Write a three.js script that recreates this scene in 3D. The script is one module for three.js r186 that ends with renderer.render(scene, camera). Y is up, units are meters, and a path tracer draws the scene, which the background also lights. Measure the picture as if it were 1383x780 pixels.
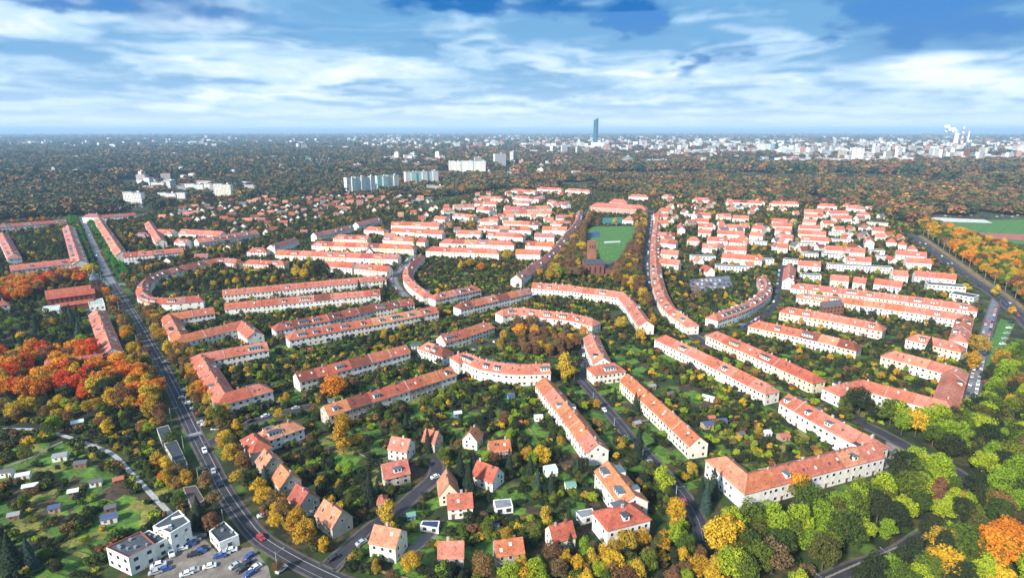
import * as THREE from 'three';
import { mergeGeometries } from 'three/addons/utils/BufferGeometryUtils.js';

// ---------------------------------------------------------------- camera
const W = 1383, H = 780, F = 800, CX = W / 2, CY = H / 2, EYE = 148, PITCH = Math.atan(214 / F);
const scene = new THREE.Scene();
const camera = new THREE.PerspectiveCamera(2 * Math.atan(CY / F) * 180 / Math.PI, W / H, 1, 90000);
camera.position.set(0, EYE, 0); camera.rotation.x = -PITCH;
const renderer = new THREE.WebGLRenderer({ antialias: true });
renderer.toneMapping = THREE.LinearToneMapping;
renderer.toneMappingExposure = 1.72;
renderer.shadowMap.enabled = true;
const CP = Math.cos(PITCH), SP = Math.sin(PITCH);
// a photo pixel gives a direction; it is followed down to the level y = h
function at(px, py, h = 0) {
  const dx = (px - CX) / F, dy = -(py - CY) / F, wy = dy * CP - SP, wz = -dy * SP - CP, t = (h - EYE) / wy;
  return new THREE.Vector3(dx * t, h, wz * t);
}
function pix(x, y, z) {
  const v = y - EYE, yc = v * CP - z * SP, zc = v * SP + z * CP;
  return [CX + F * x / -zc, CY - F * yc / -zc];
}
// ---------------------------------------------------------------- random numbers and noise
function rng(seed) { let a = seed >>> 0; return () => { a = a + 0x6D2B79F5 | 0; let t = Math.imul(a ^ a >>> 15, 1 | a); t = t + Math.imul(t ^ t >>> 7, 61 | t) ^ t; return ((t ^ t >>> 14) >>> 0) / 4294967296; }; }
const R = rng(20251);
const rr = (a, b, r = R) => a + (b - a) * r();
const pick = (a, r = R) => a[Math.floor(r() * a.length) % a.length];
function hash(x, y, s) { let h = Math.imul(x, 374761393) + Math.imul(y, 668265263) + Math.imul(s, 974634777) | 0; h = Math.imul(h ^ h >>> 13, 1274126177); return ((h ^ h >>> 16) >>> 0) / 4294967296; }
function noise(x, y, s = 0, wrap = 0) {
  const xi = Math.floor(x), yi = Math.floor(y), fx = x - xi, fy = y - yi, u = fx * fx * (3 - 2 * fx), v = fy * fy * (3 - 2 * fy);
  const m = k => wrap ? ((k % wrap) + wrap) % wrap : k;
  const a = hash(m(xi), m(yi), s), b = hash(m(xi + 1), m(yi), s), c = hash(m(xi), m(yi + 1), s), d = hash(m(xi + 1), m(yi + 1), s);
  return a + (b - a) * u + (c - a) * v + (a - b - c + d) * u * v;
}
function fbm(x, y, o = 5, s = 0, wrap = 0) { let a = 0, k = .5, t = 0; for (let i = 0; i < o; i++) { a += k * noise(x, y, s + i * 17, wrap); t += k; x *= 2; y *= 2; wrap *= 2; k *= .55; } return a / t; }
const sst = (a, b, x) => { const t = Math.min(1, Math.max(0, (x - a) / (b - a))); return t * t * (3 - 2 * t); };
const mixc = (a, b, t) => [a[0] + (b[0] - a[0]) * t, a[1] + (b[1] - a[1]) * t, a[2] + (b[2] - a[2]) * t];

// ---------------------------------------------------------------- sky: thin blue, broken grey-blue cloud, pale air at the horizon
const SUN = new THREE.Vector3(-0.55, 0.52, 0.62).normalize();
{
  const SW = 3072, SH = 1536, data = new Float32Array(SW * SH * 4);
  const dirOf = (px, py) => { const dx = (px - CX) / F, dy = -(py - CY) / F, wy = dy * CP - SP, wz = -dy * SP - CP; return [Math.atan2(dx, -wz), Math.atan2(wy, Math.hypot(dx, wz))]; };
  // gaps of deeper blue [pixel, half size, strength] and banks of white cloud in the part of the sky that is seen
  const holes = [[1232, 12, 82, 24, 1], [1225, 56, 18, 11, .7], [1128, 52, 14, 7, .5], [862, 28, 34, 26, .95], [612, 6, 84, 13, .9], [925, 82, 24, 14, .75], [975, 62, 30, 12, .5], [705, 52, 30, 9, .45], [85, 5, 55, 10, .55], [40, 70, 60, 10, .4], [1375, 30, 30, 14, .7], [430, 40, 60, 12, .25], [760, 12, 60, 12, .5], [1000, 10, 70, 14, .4], [310, 20, 60, 14, .3], [560, 62, 50, 10, .35], [1180, 96, 40, 10, .3], [120, 118, 90, 8, .3], [690, 100, 70, 10, .3]];
  const banks = [[440, 95, 110, 14, .9], [190, 96, 90, 12, .7], [330, 128, 130, 5, .8], [880, 103, 76, 17, .95], [760, 135, 150, 3.5, .8], [1330, 96, 110, 14, .85], [1290, 118, 80, 9, .8], [1060, 102, 40, 14, .55], [60, 35, 60, 12, .7], [620, 150, 120, 4, .5], [500, 60, 40, 8, .4], [985, 20, 110, 8, .6], [1060, 40, 80, 8, .5], [255, 62, 60, 9, .45], [15, 110, 60, 14, .5]];
  const D = [...holes.map(h => [...h, 0]), ...banks.map(h => [...h, 1])].map(([x, y, w, h, k, t]) => { const [a, e] = dirOf(x, y); return [a, e, w / F, h / F * .95, k, t]; });
  for (let j = SH / 2; j < SH; j++) {
    const el = ((j + .5) / SH - .5) * Math.PI, se = Math.sin(el), ce = Math.cos(el);
    for (let i = 0; i < SW; i++) {
      const ang = ((i + .5) / SW - .5) * 2 * Math.PI, x = Math.cos(ang) * ce, z = Math.sin(ang) * ce;
      const q = 1 / (se + .07), px = x * q, pz = z * q;
      const wx = fbm(px * .7 + 7, pz * .7, 4, 91) - .5, wz = fbm(px * .7, pz * .7 + 4, 4, 92) - .5;
      let cov = fbm(px * .62 + wx * 1.6 + 3.1, pz * .62 + wz * 1.6, 8, 3), thick = fbm(px * 1.35 + wx * 3.2 + 9, pz * 1.35 + wz * 3.2, 8, 31);
      const az = Math.atan2(x, -z);
      cov = .5 + (cov - .5) * 1.5 + .26 - .26 * sst(.07, .20, el); thick = .5 + (thick - .5) * 1.15;
      if (el < .26 && Math.abs(az) < .95) {
        const jx = (fbm(az * 22, el * 70, 5, 55) - .5) * .11, jy = (fbm(az * 22, el * 70 + 50, 5, 56) - .5) * .035;
        for (const [a, e, w, h, k, t] of D) {
          const dx = (az + jx - a) / w, dy = (el + jy - e) / h, g = dx * dx + dy * dy;
          if (g < 6) { const f = Math.min(1, 1.15 * Math.exp(-g * 1.1)) * k; if (t) { thick += f * .30; cov += f * .25; } else { cov -= f * .95; thick -= f * .16; } }
        }
      }
      const blue = mixc([.11, .32, .60], [.006, .12, .37], sst(.02, .14, el));
      const c = sst(-.10, .62, cov), grey = mixc([.12, .30, .52], [.42, .58, .73], sst(.30, .72, thick));
      let col = mixc(blue, grey, c);
      col = mixc(col, [.74, .77, .80], sst(.64, .98, thick) * sst(.25, .55, cov) * .85);
      col = mixc(col, [.66, .76, .84], .95 * Math.exp(-el / .040));
      col = col.map(v => v * .86);
      const o = (j * SW + i) * 4; data[o] = col[0]; data[o + 1] = col[1]; data[o + 2] = col[2]; data[o + 3] = 1;
    }
  }
  for (let j = 0; j < SH / 2; j++) for (let i = 0; i < SW; i++) { const o = (j * SW + i) * 4; data[o] = .16; data[o + 1] = .18; data[o + 2] = .17; data[o + 3] = 1; }
  const sky = new THREE.DataTexture(data, SW, SH, THREE.RGBAFormat, THREE.FloatType);
  sky.mapping = THREE.EquirectangularReflectionMapping; sky.magFilter = THREE.LinearFilter; sky.minFilter = THREE.LinearFilter; sky.wrapS = THREE.RepeatWrapping; sky.needsUpdate = true;
  scene.background = sky; scene.environment = sky;
}
const sun = new THREE.DirectionalLight(new THREE.Color(1, .955, .88), 5);
sun.position.copy(SUN).multiplyScalar(1400).add(new THREE.Vector3(0, 0, -600)); sun.target.position.set(0, 0, -600);
sun.castShadow = true; sun.shadow.radius = 11; sun.shadow.mapSize.set(4096, 4096);
Object.assign(sun.shadow.camera, { left: -1200, right: 1200, top: 900, bottom: -900, near: 10, far: 3400 });
scene.add(sun, sun.target);
scene.fog = new THREE.FogExp2(new THREE.Color(.50, .75, 1.0), 0.000072);

// ---------------------------------------------------------------- textures and materials
function tex(n, f, srgb = false, rep = 1) {
  const d = new Uint8Array(n * n * 4);
  for (let j = 0; j < n; j++) for (let i = 0; i < n; i++) { const c = f(i / n, j / n, i, j), o = (j * n + i) * 4; for (let k = 0; k < 3; k++) d[o + k] = Math.max(0, Math.min(255, Math.round((Array.isArray(c) ? c[k] : c) * 255))); d[o + 3] = 255; }
  const t = new THREE.DataTexture(d, n, n); t.wrapS = t.wrapT = THREE.RepeatWrapping; t.magFilter = THREE.LinearFilter; t.minFilter = THREE.LinearMipmapLinearFilter; t.generateMipmaps = true; t.repeat.set(rep, rep);
  if (srgb) t.colorSpace = THREE.SRGBColorSpace; t.needsUpdate = true; return t;
}
const mat = (c, o = {}) => new THREE.MeshStandardMaterial({ color: Array.isArray(c) ? new THREE.Color().setRGB(...c) : new THREE.Color(c), roughness: .85, side: THREE.DoubleSide, ...o });
// clay tiles: 9 m of roof; courses 0.3 m, single weathered tiles, patches of lichen and soot
const tileMap = tex(512, (u, v, i, j) => { const row = Math.floor(v * 30), colm = Math.floor(u * 42 + (row % 2) * .5), t = hash(colm % 42, row, 5), p = fbm(u * 5, v * 5, 5, 8, 5), s = fbm(u * 16, v * 16, 4, 21, 16); let k = .78 + .14 * t + (p - .5) * .34; k *= 1 - .22 * sst(.60, .76, s); return [k * 1.0, k * (.96 + .08 * p), k * (.93 + .1 * p)]; }, true, 1 / 9);
const tileBump = tex(512, (u, v) => { const r = v * 30 % 1, c = u * 42 % 1; return .35 + .5 * r + .15 * Math.sin(c * Math.PI); }, false, 1 / 9);
const plasterMap = tex(256, (u, v) => { const p = fbm(u * 6, v * 6, 5, 40, 6), s = fbm(u * 24, v * 5, 4, 44, 24) ; const k = .86 + .14 * p - .16 * sst(.56, .75, s) * p; return [k, k * .99, k * .97]; }, true, 1 / 12);
const stoneMap = tex(256, (u, v) => { const p = fbm(u * 10, v * 10, 5, 60, 10), g = hash(Math.floor(u * 256), Math.floor(v * 256), 2); const k = .62 + .38 * p + .12 * (g - .5); return k; }, true, 1 / 8);
const groundMap = tex(1024, (u, v, i, j) => {
  const a = fbm(u * 12, v * 12, 6, 70, 12), b = fbm(u * 30, v * 30, 5, 75, 30), g = hash(i, j, 9), l = fbm(u * 7, v * 7, 4, 79, 7);
  let c = mixc([.085, .115, .028], [.16, .23, .04], sst(.35, .65, a));
  c = mixc(c, [.30, .23, .13], sst(.52, .66, b) * .85); c = mixc(c, [.36, .46, .13], sst(.6, .75, l) * .7);
  const k = .72 + .56 * g; return [c[0] * k, c[1] * k, c[2] * k];
}, true, 1 / 130);
const grassMap = tex(512, (u, v, i, j) => { const a = fbm(u * 14, v * 14, 6, 170, 14), g = hash(i, j, 19), b = fbm(u * 40, v * 40, 3, 175, 40); const k = .55 + .5 * a + .3 * (g - .5) - .25 * sst(.6, .75, b); return [k * (.9 + .3 * a), k, k * .85]; }, true, 1 / 30);
const asphaltMap = tex(512, (u, v, i, j) => { const a = fbm(u * 8, v * 8, 5, 270, 8), g = hash(i, j, 29), p = fbm(u * 30, v * 6, 3, 277, 30); const k = .62 + .4 * a + .22 * (g - .5) + .12 * (p - .5); return [k, k * .99, k * 1.0]; }, true, 1 / 20);

const roofMat = [[.58, .165, .10], [.62, .20, .135], [.53, .125, .075], [.66, .235, .165], [.43, .105, .075], [.60, .185, .085], [.27, .07, .045], [.62, .19, .14]].map(c => mat(c, { map: tileMap, bumpMap: tileBump, bumpScale: .05, roughness: .88 }));
const plumRoof = [[.42, .17, .16], [.48, .20, .19], [.36, .15, .15]].map(c => mat(c, { map: tileMap, bumpMap: tileBump, bumpScale: .05 }));
const orangeRoof = [[.66, .24, .11], [.68, .28, .165], [.62, .20, .09]].map(c => mat(c, { map: tileMap, bumpMap: tileBump, bumpScale: .05 }));
const flatRoof = [[.09, .10, .12], [.16, .17, .19], [.05, .06, .08], [.28, .29, .31]].map(c => mat(c, { map: stoneMap }));
const wallWhite = [[.86, .85, .82], [.84, .82, .76], [.88, .87, .86], [.82, .78, .68], [.80, .80, .80]].map(c => mat(c, { map: plasterMap, roughness: .95 }));
const wallCream = [[.86, .80, .60], [.84, .76, .52], [.86, .83, .70], [.80, .70, .52]].map(c => mat(c, { map: plasterMap, roughness: .95 }));
const wallGrey = [[.42, .37, .31], [.50, .46, .40], [.36, .31, .27], [.56, .50, .42]].map(c => mat(c, { map: plasterMap, roughness: .95 }));
const M = {
  glass: new THREE.MeshStandardMaterial({ color: new THREE.Color().setRGB(.035, .045, .06), roughness: .12, metalness: .1 }),
  frame: mat([.82, .82, .80], { roughness: .5 }), brick: mat([.30, .10, .065], { map: stoneMap }), chimney: mat([.40, .17, .11], { map: stoneMap }), chimneyPale: mat([.66, .60, .53], { map: stoneMap }),
  dark: mat([.035, .037, .042], { roughness: .6 }), metal: mat([.42, .44, .46], { roughness: .4, metalness: .7 }), door: mat([.16, .07, .035]), zinc: mat([.20, .27, .28], { roughness: .5, metalness: .3, map: stoneMap }),
  asphalt: mat([.045, .042, .052], { map: asphaltMap }), asphaltPale: mat([.22, .22, .235], { map: asphaltMap }), pave: mat([.13, .11, .10], { map: asphaltMap }), line: mat([.50, .49, .48], { map: stoneMap }), dirt: mat([.30, .20, .12], { map: grassMap }), gravel: mat([.27, .23, .19], { map: asphaltMap }),
  lawn: mat([.085, .20, .02], { map: grassMap }), lawnBright: mat([.12, .27, .025], { map: grassMap }), lawnDry: mat([.26, .27, .06], { map: grassMap }), pitch: mat([.09, .26, .055], { map: grassMap }), soil: mat([.085, .055, .035], { map: grassMap }), field: mat([.16, .20, .08], { map: grassMap }), track: mat([.52, .15, .12], { map: asphaltMap }), court: mat([.04, .10, .26], { map: asphaltMap }), courtGreen: mat([.03, .24, .17], { map: asphaltMap }), sand: mat([.80, .78, .72], { map: asphaltMap }),
  bark: mat([.085, .06, .042], { roughness: 1 }), ground: mat([1, 1, 1], { map: groundMap, roughness: 1 }), concrete: mat([.52, .51, .49], { map: stoneMap }),
};
// ---------------------------------------------------------------- naming
const used = new Map();
function numbered(n) { const k = used.get(n) || 0; used.set(n, k + 1); return k ? n + '_' + String(k).padStart(3, '0') : n; }
function shadow(o) { o.castShadow = o.receiveShadow = true; return o; }
function thing(name, label, category, p, turn = 0, group) {
  const o = new THREE.Group(); o.name = numbered(name); o.position.set(p[0], p[1], p[2]); o.rotation.y = turn;
  o.userData = { label, category }; if (group) o.userData.group = group; scene.add(o); return o;
}
function part(name, geo, m, parent) { const o = shadow(new THREE.Mesh(geo, m)); o.name = name; parent.add(o); return o; }
function stuffPart(name, geo, m, parent) { const o = part(name, geo, m, parent); o.userData.kind = 'stuff'; return o; }
function structure(name, geo, m, label) { const o = shadow(new THREE.Mesh(geo, m)); o.name = numbered(name); o.userData = { kind: 'structure', label, category: name.split('_').pop() }; scene.add(o); return o; }
// faces with flat sides and uv in metres
class Faces {
  constructor() { this.p = []; this.t = []; }
  quad(a, b, c, d, ua, ub, uc, ud) { this.tri(a, b, c, ua, ub, uc); this.tri(a, c, d, ua, uc, ud); return this; }
  tri(a, b, c, ua, ub, uc) { for (const q of [a, b, c]) this.p.push(q[0], q[1], q[2]); for (const q of [ua, ub, uc]) this.t.push(...(q || [0, 0])); return this; }
  wall(a, b, y0, y1, u0 = 0) { const l = Math.hypot(b[0] - a[0], b[1] - a[1]); return this.quad([a[0], y0, a[1]], [b[0], y0, b[1]], [b[0], y1, b[1]], [a[0], y1, a[1]], [u0, y0], [u0 + l, y0], [u0 + l, y1], [u0, y1]); }
  flat(pts, y) { const s = THREE.ShapeUtils.triangulateShape(pts.map(q => new THREE.Vector2(q[0], q[1])), []); for (const [a, b, c] of s) { const f = (pts[b][0] - pts[a][0]) * (pts[c][1] - pts[a][1]) - (pts[b][1] - pts[a][1]) * (pts[c][0] - pts[a][0]) > 0 ? [a, c, b] : [a, b, c]; this.tri(...f.map(k => [pts[k][0], y, pts[k][1]]), ...f.map(k => pts[k])); } return this; }
  geo() { const g = new THREE.BufferGeometry(); g.setAttribute('position', new THREE.Float32BufferAttribute(this.p, 3)); g.setAttribute('uv', new THREE.Float32BufferAttribute(this.t, 2)); g.computeVertexNormals(); return g; }
}
const boxG = new THREE.BoxGeometry(1, 1, 1);
function boxed(w, h, d, x = 0, y = 0, z = 0, ry = 0) { const g = boxG.clone(); g.scale(w, h, d); if (ry) g.rotateY(ry); g.translate(x, y, z); return g; }
// ---------------------------------------------------------------- what is taken on the ground, in cells of one metre
const GX = -1350, GZ = -1900, GW = 2750, GH = 1920, taken = new Uint8Array(GW * GH);
function take(x, z, r, v = 1) { for (let j = Math.floor(z - r); j <= z + r; j++) for (let i = Math.floor(x - r); i <= x + r; i++) { const a = i - GX, b = j - GZ; if (a >= 0 && b >= 0 && a < GW && b < GH && (i + .5 - x) ** 2 + (j + .5 - z) ** 2 <= r * r) taken[b * GW + a] |= v; } }
function takeLine(a, b, r, v = 1) { const l = Math.hypot(b[0] - a[0], b[1] - a[1]), n = Math.ceil(l / Math.max(1, r * .5)); for (let k = 0; k <= n; k++) take(a[0] + (b[0] - a[0]) * k / n, a[1] + (b[1] - a[1]) * k / n, r, v); }
function isTaken(x, z, m = 255) { const a = Math.floor(x) - GX, b = Math.floor(z) - GZ; return a >= 0 && b >= 0 && a < GW && b < GH && (taken[b * GW + a] & m) !== 0; }
function inside(x, z, poly) { let c = false; for (let i = 0, j = poly.length - 1; i < poly.length; j = i++) { const [xi, zi] = poly[i], [xj, zj] = poly[j]; if ((zi > z) !== (zj > z) && x < (xj - xi) * (z - zi) / (zj - zi) + xi) c = !c; } return c; }
const onGround = (pts, h = 0) => pts.map(([x, y]) => { const p = at(x, y, h); return [p.x, p.z]; });
function smooth(pts, step = 5) { const c = new THREE.CatmullRomCurve3(pts.map(p => new THREE.Vector3(p[0], 0, p[1])), false, 'centripetal'), n = Math.max(2, Math.ceil(c.getLength() / step)); return c.getSpacedPoints(n).map(v => [v.x, v.z]); }
// ---------------------------------------------------------------- the setting: ground, roads, lawns
function ribbon(pts, w, y, off = 0, th = 0) {
  const f = new Faces(), side = []; let u = 0; const us = [];
  for (let i = 0; i < pts.length; i++) {
    const a = pts[Math.max(0, i - 1)], b = pts[Math.min(pts.length - 1, i + 1)], l = Math.hypot(b[0] - a[0], b[1] - a[1]) || 1, nx = -(b[1] - a[1]) / l, nz = (b[0] - a[0]) / l;
    if (i) u += Math.hypot(pts[i][0] - pts[i - 1][0], pts[i][1] - pts[i - 1][1]); us.push(u);
    side.push([[pts[i][0] + nx * (off - w / 2), pts[i][1] + nz * (off - w / 2)], [pts[i][0] + nx * (off + w / 2), pts[i][1] + nz * (off + w / 2)]]);
  }
  for (let i = 0; i + 1 < side.length; i++) {
    const [a, b] = side[i], [c, d] = side[i + 1];
    f.quad([b[0], y, b[1]], [d[0], y, d[1]], [c[0], y, c[1]], [a[0], y, a[1]], [us[i], w], [us[i + 1], w], [us[i + 1], 0], [us[i], 0]);
    if (th) { f.wall(a, c, y - th, y); f.wall(d, b, y - th, y); }
  }
  return f.geo();
}
{
  const rings = [0, 150, 300, 600, 1000, 1600, 2600, 4500, 8000, 14000, 22000, 32000], seg = 64, p = [], t = [], ix = [];
  for (const r of rings) for (let k = 0; k <= seg; k++) { const a = k / seg * 2 * Math.PI, x = Math.cos(a) * r, z = Math.sin(a) * r; p.push(x, 0, z); t.push(x, z); }
  for (let i = 0; i + 1 < rings.length; i++) for (let k = 0; k < seg; k++) { const a = i * (seg + 1) + k, b = a + seg + 1; ix.push(a, a + 1, b, a + 1, b + 1, b); }
  const g = new THREE.BufferGeometry(); g.setAttribute('position', new THREE.Float32BufferAttribute(p, 3)); g.setAttribute('uv', new THREE.Float32BufferAttribute(t, 2)); g.setIndex(ix); g.computeVertexNormals();
  structure('ground', g, M.ground, 'dark green and brown garden ground reaching to the horizon');
}
const roads = {};
function road(key, name, label, pts, w, m, o = {}) {
  const line = smooth(onGround(pts), 4); roads[key] = line;
  if (o.walk) for (const s of [-1, 1]) { structure('pavement', ribbon(line, o.walk, .13, s * (w / 2 + o.walk / 2 + .02), .13), M.pave, `paved footway with kerb along the ${label}`); }
  const r = structure(name, ribbon(line, w, .03 + (o.lift || 0)), m, label);
  if (o.line) for (const s of o.line) { const dash = []; for (let i = 0; i + 1 < line.length; i += (s.dash ? 2 : 1)) dash.push(ribbon([line[i], line[i + 1]], s.w || .22, .05 + (o.lift || 0), s.off)); const d = part('lane_marking', mergeGeometries(dash), M.line, r); d.userData.kind = 'stuff'; }
  for (let i = 0; i + 1 < line.length; i++) takeLine(line[i], line[i + 1], w / 2 + (o.walk || 0) + .6, 2);
  return line;
}
const mainPts = [[148, 376], [153, 384], [163, 400], [178, 424], [197, 457], [217, 493], [237, 532], [255, 570], [271, 602], [283, 625], [295, 650], [308, 672], [327, 699], [350, 726], [385, 749], [427, 771], [470, 790], [520, 808]];
road('cross', 'cross_street', 'pale street meeting the main road beside the brick church', [[-20, 385], [55, 377], [108, 371], [150, 385], [190, 381]], 11, M.asphaltPale, { lift: .008 });
road('main', 'main_road', 'long asphalt main road with pale wheel tracks past the grove', mainPts, 5.8, M.asphalt, { walk: .9, line: [{ off: -1.4, w: .26 }, { off: 1.5, w: .14 }], lift: .016 });
road('mainfar', 'boulevard', 'pale boulevard carriageway between two strips of green trees', [[109, 293], [113.5, 303], [121, 320], [133.5, 348], [146, 373], [152, 383]], 7.4, M.asphaltPale, { lift: .028 });
road('mid', 'side_street', 'narrow dark street with parked cars between two brick-red terraces', [[784, 512], [820, 553], [856, 596], [893, 634], [926, 672], [944, 704], [950, 730]], 5, M.asphalt, { walk: 1.1, line: [{ off: 0, w: .12 }] });
road('house', 'house_lane', 'short curving lane leading up between the detached houses', [[583, 618], [590, 630], [586, 645], [560, 668], [538, 688], [504, 711], [468, 742], [440, 768]], 5, M.asphalt, { walk: 1.2 });
road('west', 'west_lane', 'lane with parked cars between white terrace and hipped block', [[276, 603], [305, 586], [342, 570], [380, 558], [420, 549]], 5, M.asphalt, { walk: 1.1, lift: .004 });
road('curve', 'curved_street', 'short curving grey street beside a bowed terrace', [[560, 343], [546, 358], [532, 373], [536, 388], [549, 402]], 6.5, M.asphaltPale, { walk: 1.5 });
road('lawnr', 'lawn_street', 'straight street beside the long school lawn', [[880, 284], [878, 300], [874, 335], [872, 360], [877, 392], [897, 424], [926, 446], [960, 470]], 6.5, M.asphalt, { walk: 1.5 });
road('lawnl', 'spine_street', 'curving street along the plum-roofed spine terrace', [[794, 283], [787, 299], [772, 318], [752, 343], [722, 366], [700, 380]], 6, M.asphalt, { walk: 1.4 });
road('east', 'tram_road', 'main road with tram line beside the golden wood', [[1225, 315], [1240, 324], [1268, 345], [1297, 366], [1320, 382], [1340, 394], [1364, 413], [1383, 430], [1420, 470]], 10, M.asphalt, { walk: 1.8, line: [{ off: 0, dash: 1 }, { off: -4.2, w: .2 }] });
road('tram', 'tram_bed', 'earthen tram bed with rails under the golden trees', [[1243, 318], [1272, 338], [1302, 359], [1330, 379], [1350, 392], [1375, 411], [1400, 432]], 7, M.dirt, { line: [{ off: -2.4, w: .12 }, { off: -.9, w: .12 }, { off: .9, w: .12 }, { off: 2.4, w: .12 }] });
road('slip', 'service_road', 'pale service road along the hedged terrace end', [[1346, 404], [1338, 430], [1328, 468], [1318, 510], [1309, 552]], 5.5, M.asphaltPale, { walk: 1.2 });
road('park', 'park_road', 'park-edge road disappearing beneath green trees', [[1165, 572], [1190, 584], [1246, 614], [1285, 634], [1318, 652], [1383, 672], [1440, 685]], 6, M.asphalt, { walk: 1.6 });
road('front', 'front_path', 'paved path in front of the long white corner block', [[1195, 600], [1210, 615], [1160, 640], [1105, 656], [1060, 668]], 4.5, M.gravel);
road('parkpath', 'park_path', 'grey path curving through the autumn park', [[1100, 792], [1145, 770], [1208, 748], [1262, 722], [1330, 728], [1400, 722]], 5, M.asphalt, { walk: 1 });
road('ring', 'ring_street', 'street with parked cars curving round the ring garden', [[600, 500], [625, 505], [610, 490], [665, 462], [700, 447], [760, 452], [787, 466], [790, 494], [786, 512]], 4.5, M.asphalt);
road('mid2', 'terrace_street', 'street with parked cars between white and yellow terraces', [[926, 446], [980, 462], [1040, 488], [1100, 520], [1140, 545], [1165, 572]], 5, M.asphalt);
road('mid3', 'crescent_street', 'street curving past the small crescent terrace', [[1056, 356], [1053, 380], [1050, 402], [1040, 420], [1010, 440], [985, 450]], 5, M.asphalt);
road('allot', 'allotment_path', 'pale walled path running through the allotment gardens', [[-10, 579], [50, 580], [85, 588], [123, 601], [150, 612], [176, 638], [205, 668], [230, 694]], 2.2, M.concrete);
road('allot2', 'grass_track', 'narrow grass track between the allotment plots', [[20, 705], [60, 722], [90, 742], [118, 752]], 2, M.lawnDry);
road('allot3', 'garden_path', 'narrow path crossing the allotment gardens', [[0, 632], [40, 618], [62, 606], [84, 596]], 1.4, M.gravel);
// zebra crossing and forecourt on the main road
{
  const a = at(255, 587), dirv = (() => { const l = roads.main; let b = 0, bd = 1e9; l.forEach((p, i) => { const d = Math.hypot(p[0] - a.x, p[1] - a.z); if (d < bd) { bd = d; b = i; } }); return [l[b], l[b + 1]]; })();
  const [p, q] = dirv, ang = Math.atan2(-(q[1] - p[1]), q[0] - p[0]), z = new THREE.Group(); z.name = 'zebra_crossing'; z.userData = { kind: 'structure', label: 'white striped zebra crossing over the main road', category: 'crossing' }; z.position.set(p[0], .075, p[1]); z.rotation.y = ang; scene.add(z);
  for (let k = -4; k <= 4; k++) part('stripe', boxed(4.2, .006, .55, 0, 0, k * .72), M.line, z);
}
const areas = [];
function area(name, label, pts, m, y = .02, block = 2) { const g = onGround(pts); areas.push(g); const o = structure(name, new Faces().flat(g, y).geo(), m, label); if (block) { const xs = g.map(p => p[0]), zs = g.map(p => p[1]); for (let x = Math.min(...xs); x < Math.max(...xs); x++) for (let z = Math.min(...zs); z < Math.max(...zs); z++) if (inside(x, z, g)) take(x, z, .6, block); } return o; }
area('school_lawn', 'long green lawn between brown trees below the school', [[790, 312], [800, 306], [858, 305], [860, 322], [846, 340], [838, 352], [812, 352], [806, 336], [796, 326]], M.pitch, .02);
area('basketball_court', 'blue sports court laid in the school lawn', [[793, 314], [810, 312], [811, 319], [795, 321]], M.court, .035);
area('sports_court', 'teal sports court in front of the school', [[814, 294], [842, 293], [842, 302], [814, 303]], M.courtGreen, .035);
area('paved_square', 'paved square between lawn and brick church', [[808, 352], [840, 352], [835, 362], [812, 362]], M.pave, .035);
area('lawn_path', 'pale sandy path crossing the school lawn', [[816, 326], [838, 325], [838, 327], [816, 328]], M.sand, .03);
area('sports_field', 'wide green sports field beyond the golden wood', [[1262, 298], [1400, 296], [1400, 336], [1345, 322]], M.pitch, .02);
area('sand_strip', 'white sand strip at the edge of the sports field', [[1255, 293], [1330, 296.5], [1342, 301], [1270, 299]], M.sand, .03);
area('running_track', 'red running track across the sports field', [[1318, 314], [1400, 317], [1400, 325], [1340, 322]], M.track, .03);
area('parking_lawn', 'striped grass car park beside the service road', [[1352, 430], [1372, 436], [1350, 480], [1332, 520], [1325, 505], [1335, 470]], M.pitch, .02);
area('factory_yard', 'gravel yard full of cars beside the white workshop', [[205, 785], [232, 735], [262, 712], [292, 745], [340, 738], [362, 765], [370, 800], [190, 800]], M.gravel, .02);
area('forecourt', 'paved forecourt at the end of the corner block', [[1198, 588], [1225, 598], [1235, 612], [1212, 618], [1196, 606]], M.gravel, .024);
area('car_park', 'grey car park with cars among the villas', [[930, 378], [985, 372], [990, 388], [935, 396]], M.asphaltPale, .02);
area('driveway', 'pale concrete driveway beside the cream house', [[567, 722], [585, 717], [592, 724], [560, 746], [545, 760], [536, 756]], M.gravel, .024);
area('grove_meadow', 'short meadow at the edge of the park', [[1195, 742], [1240, 712], [1262, 716], [1230, 745], [1205, 756]], M.lawnBright, .02, 2);
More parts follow.
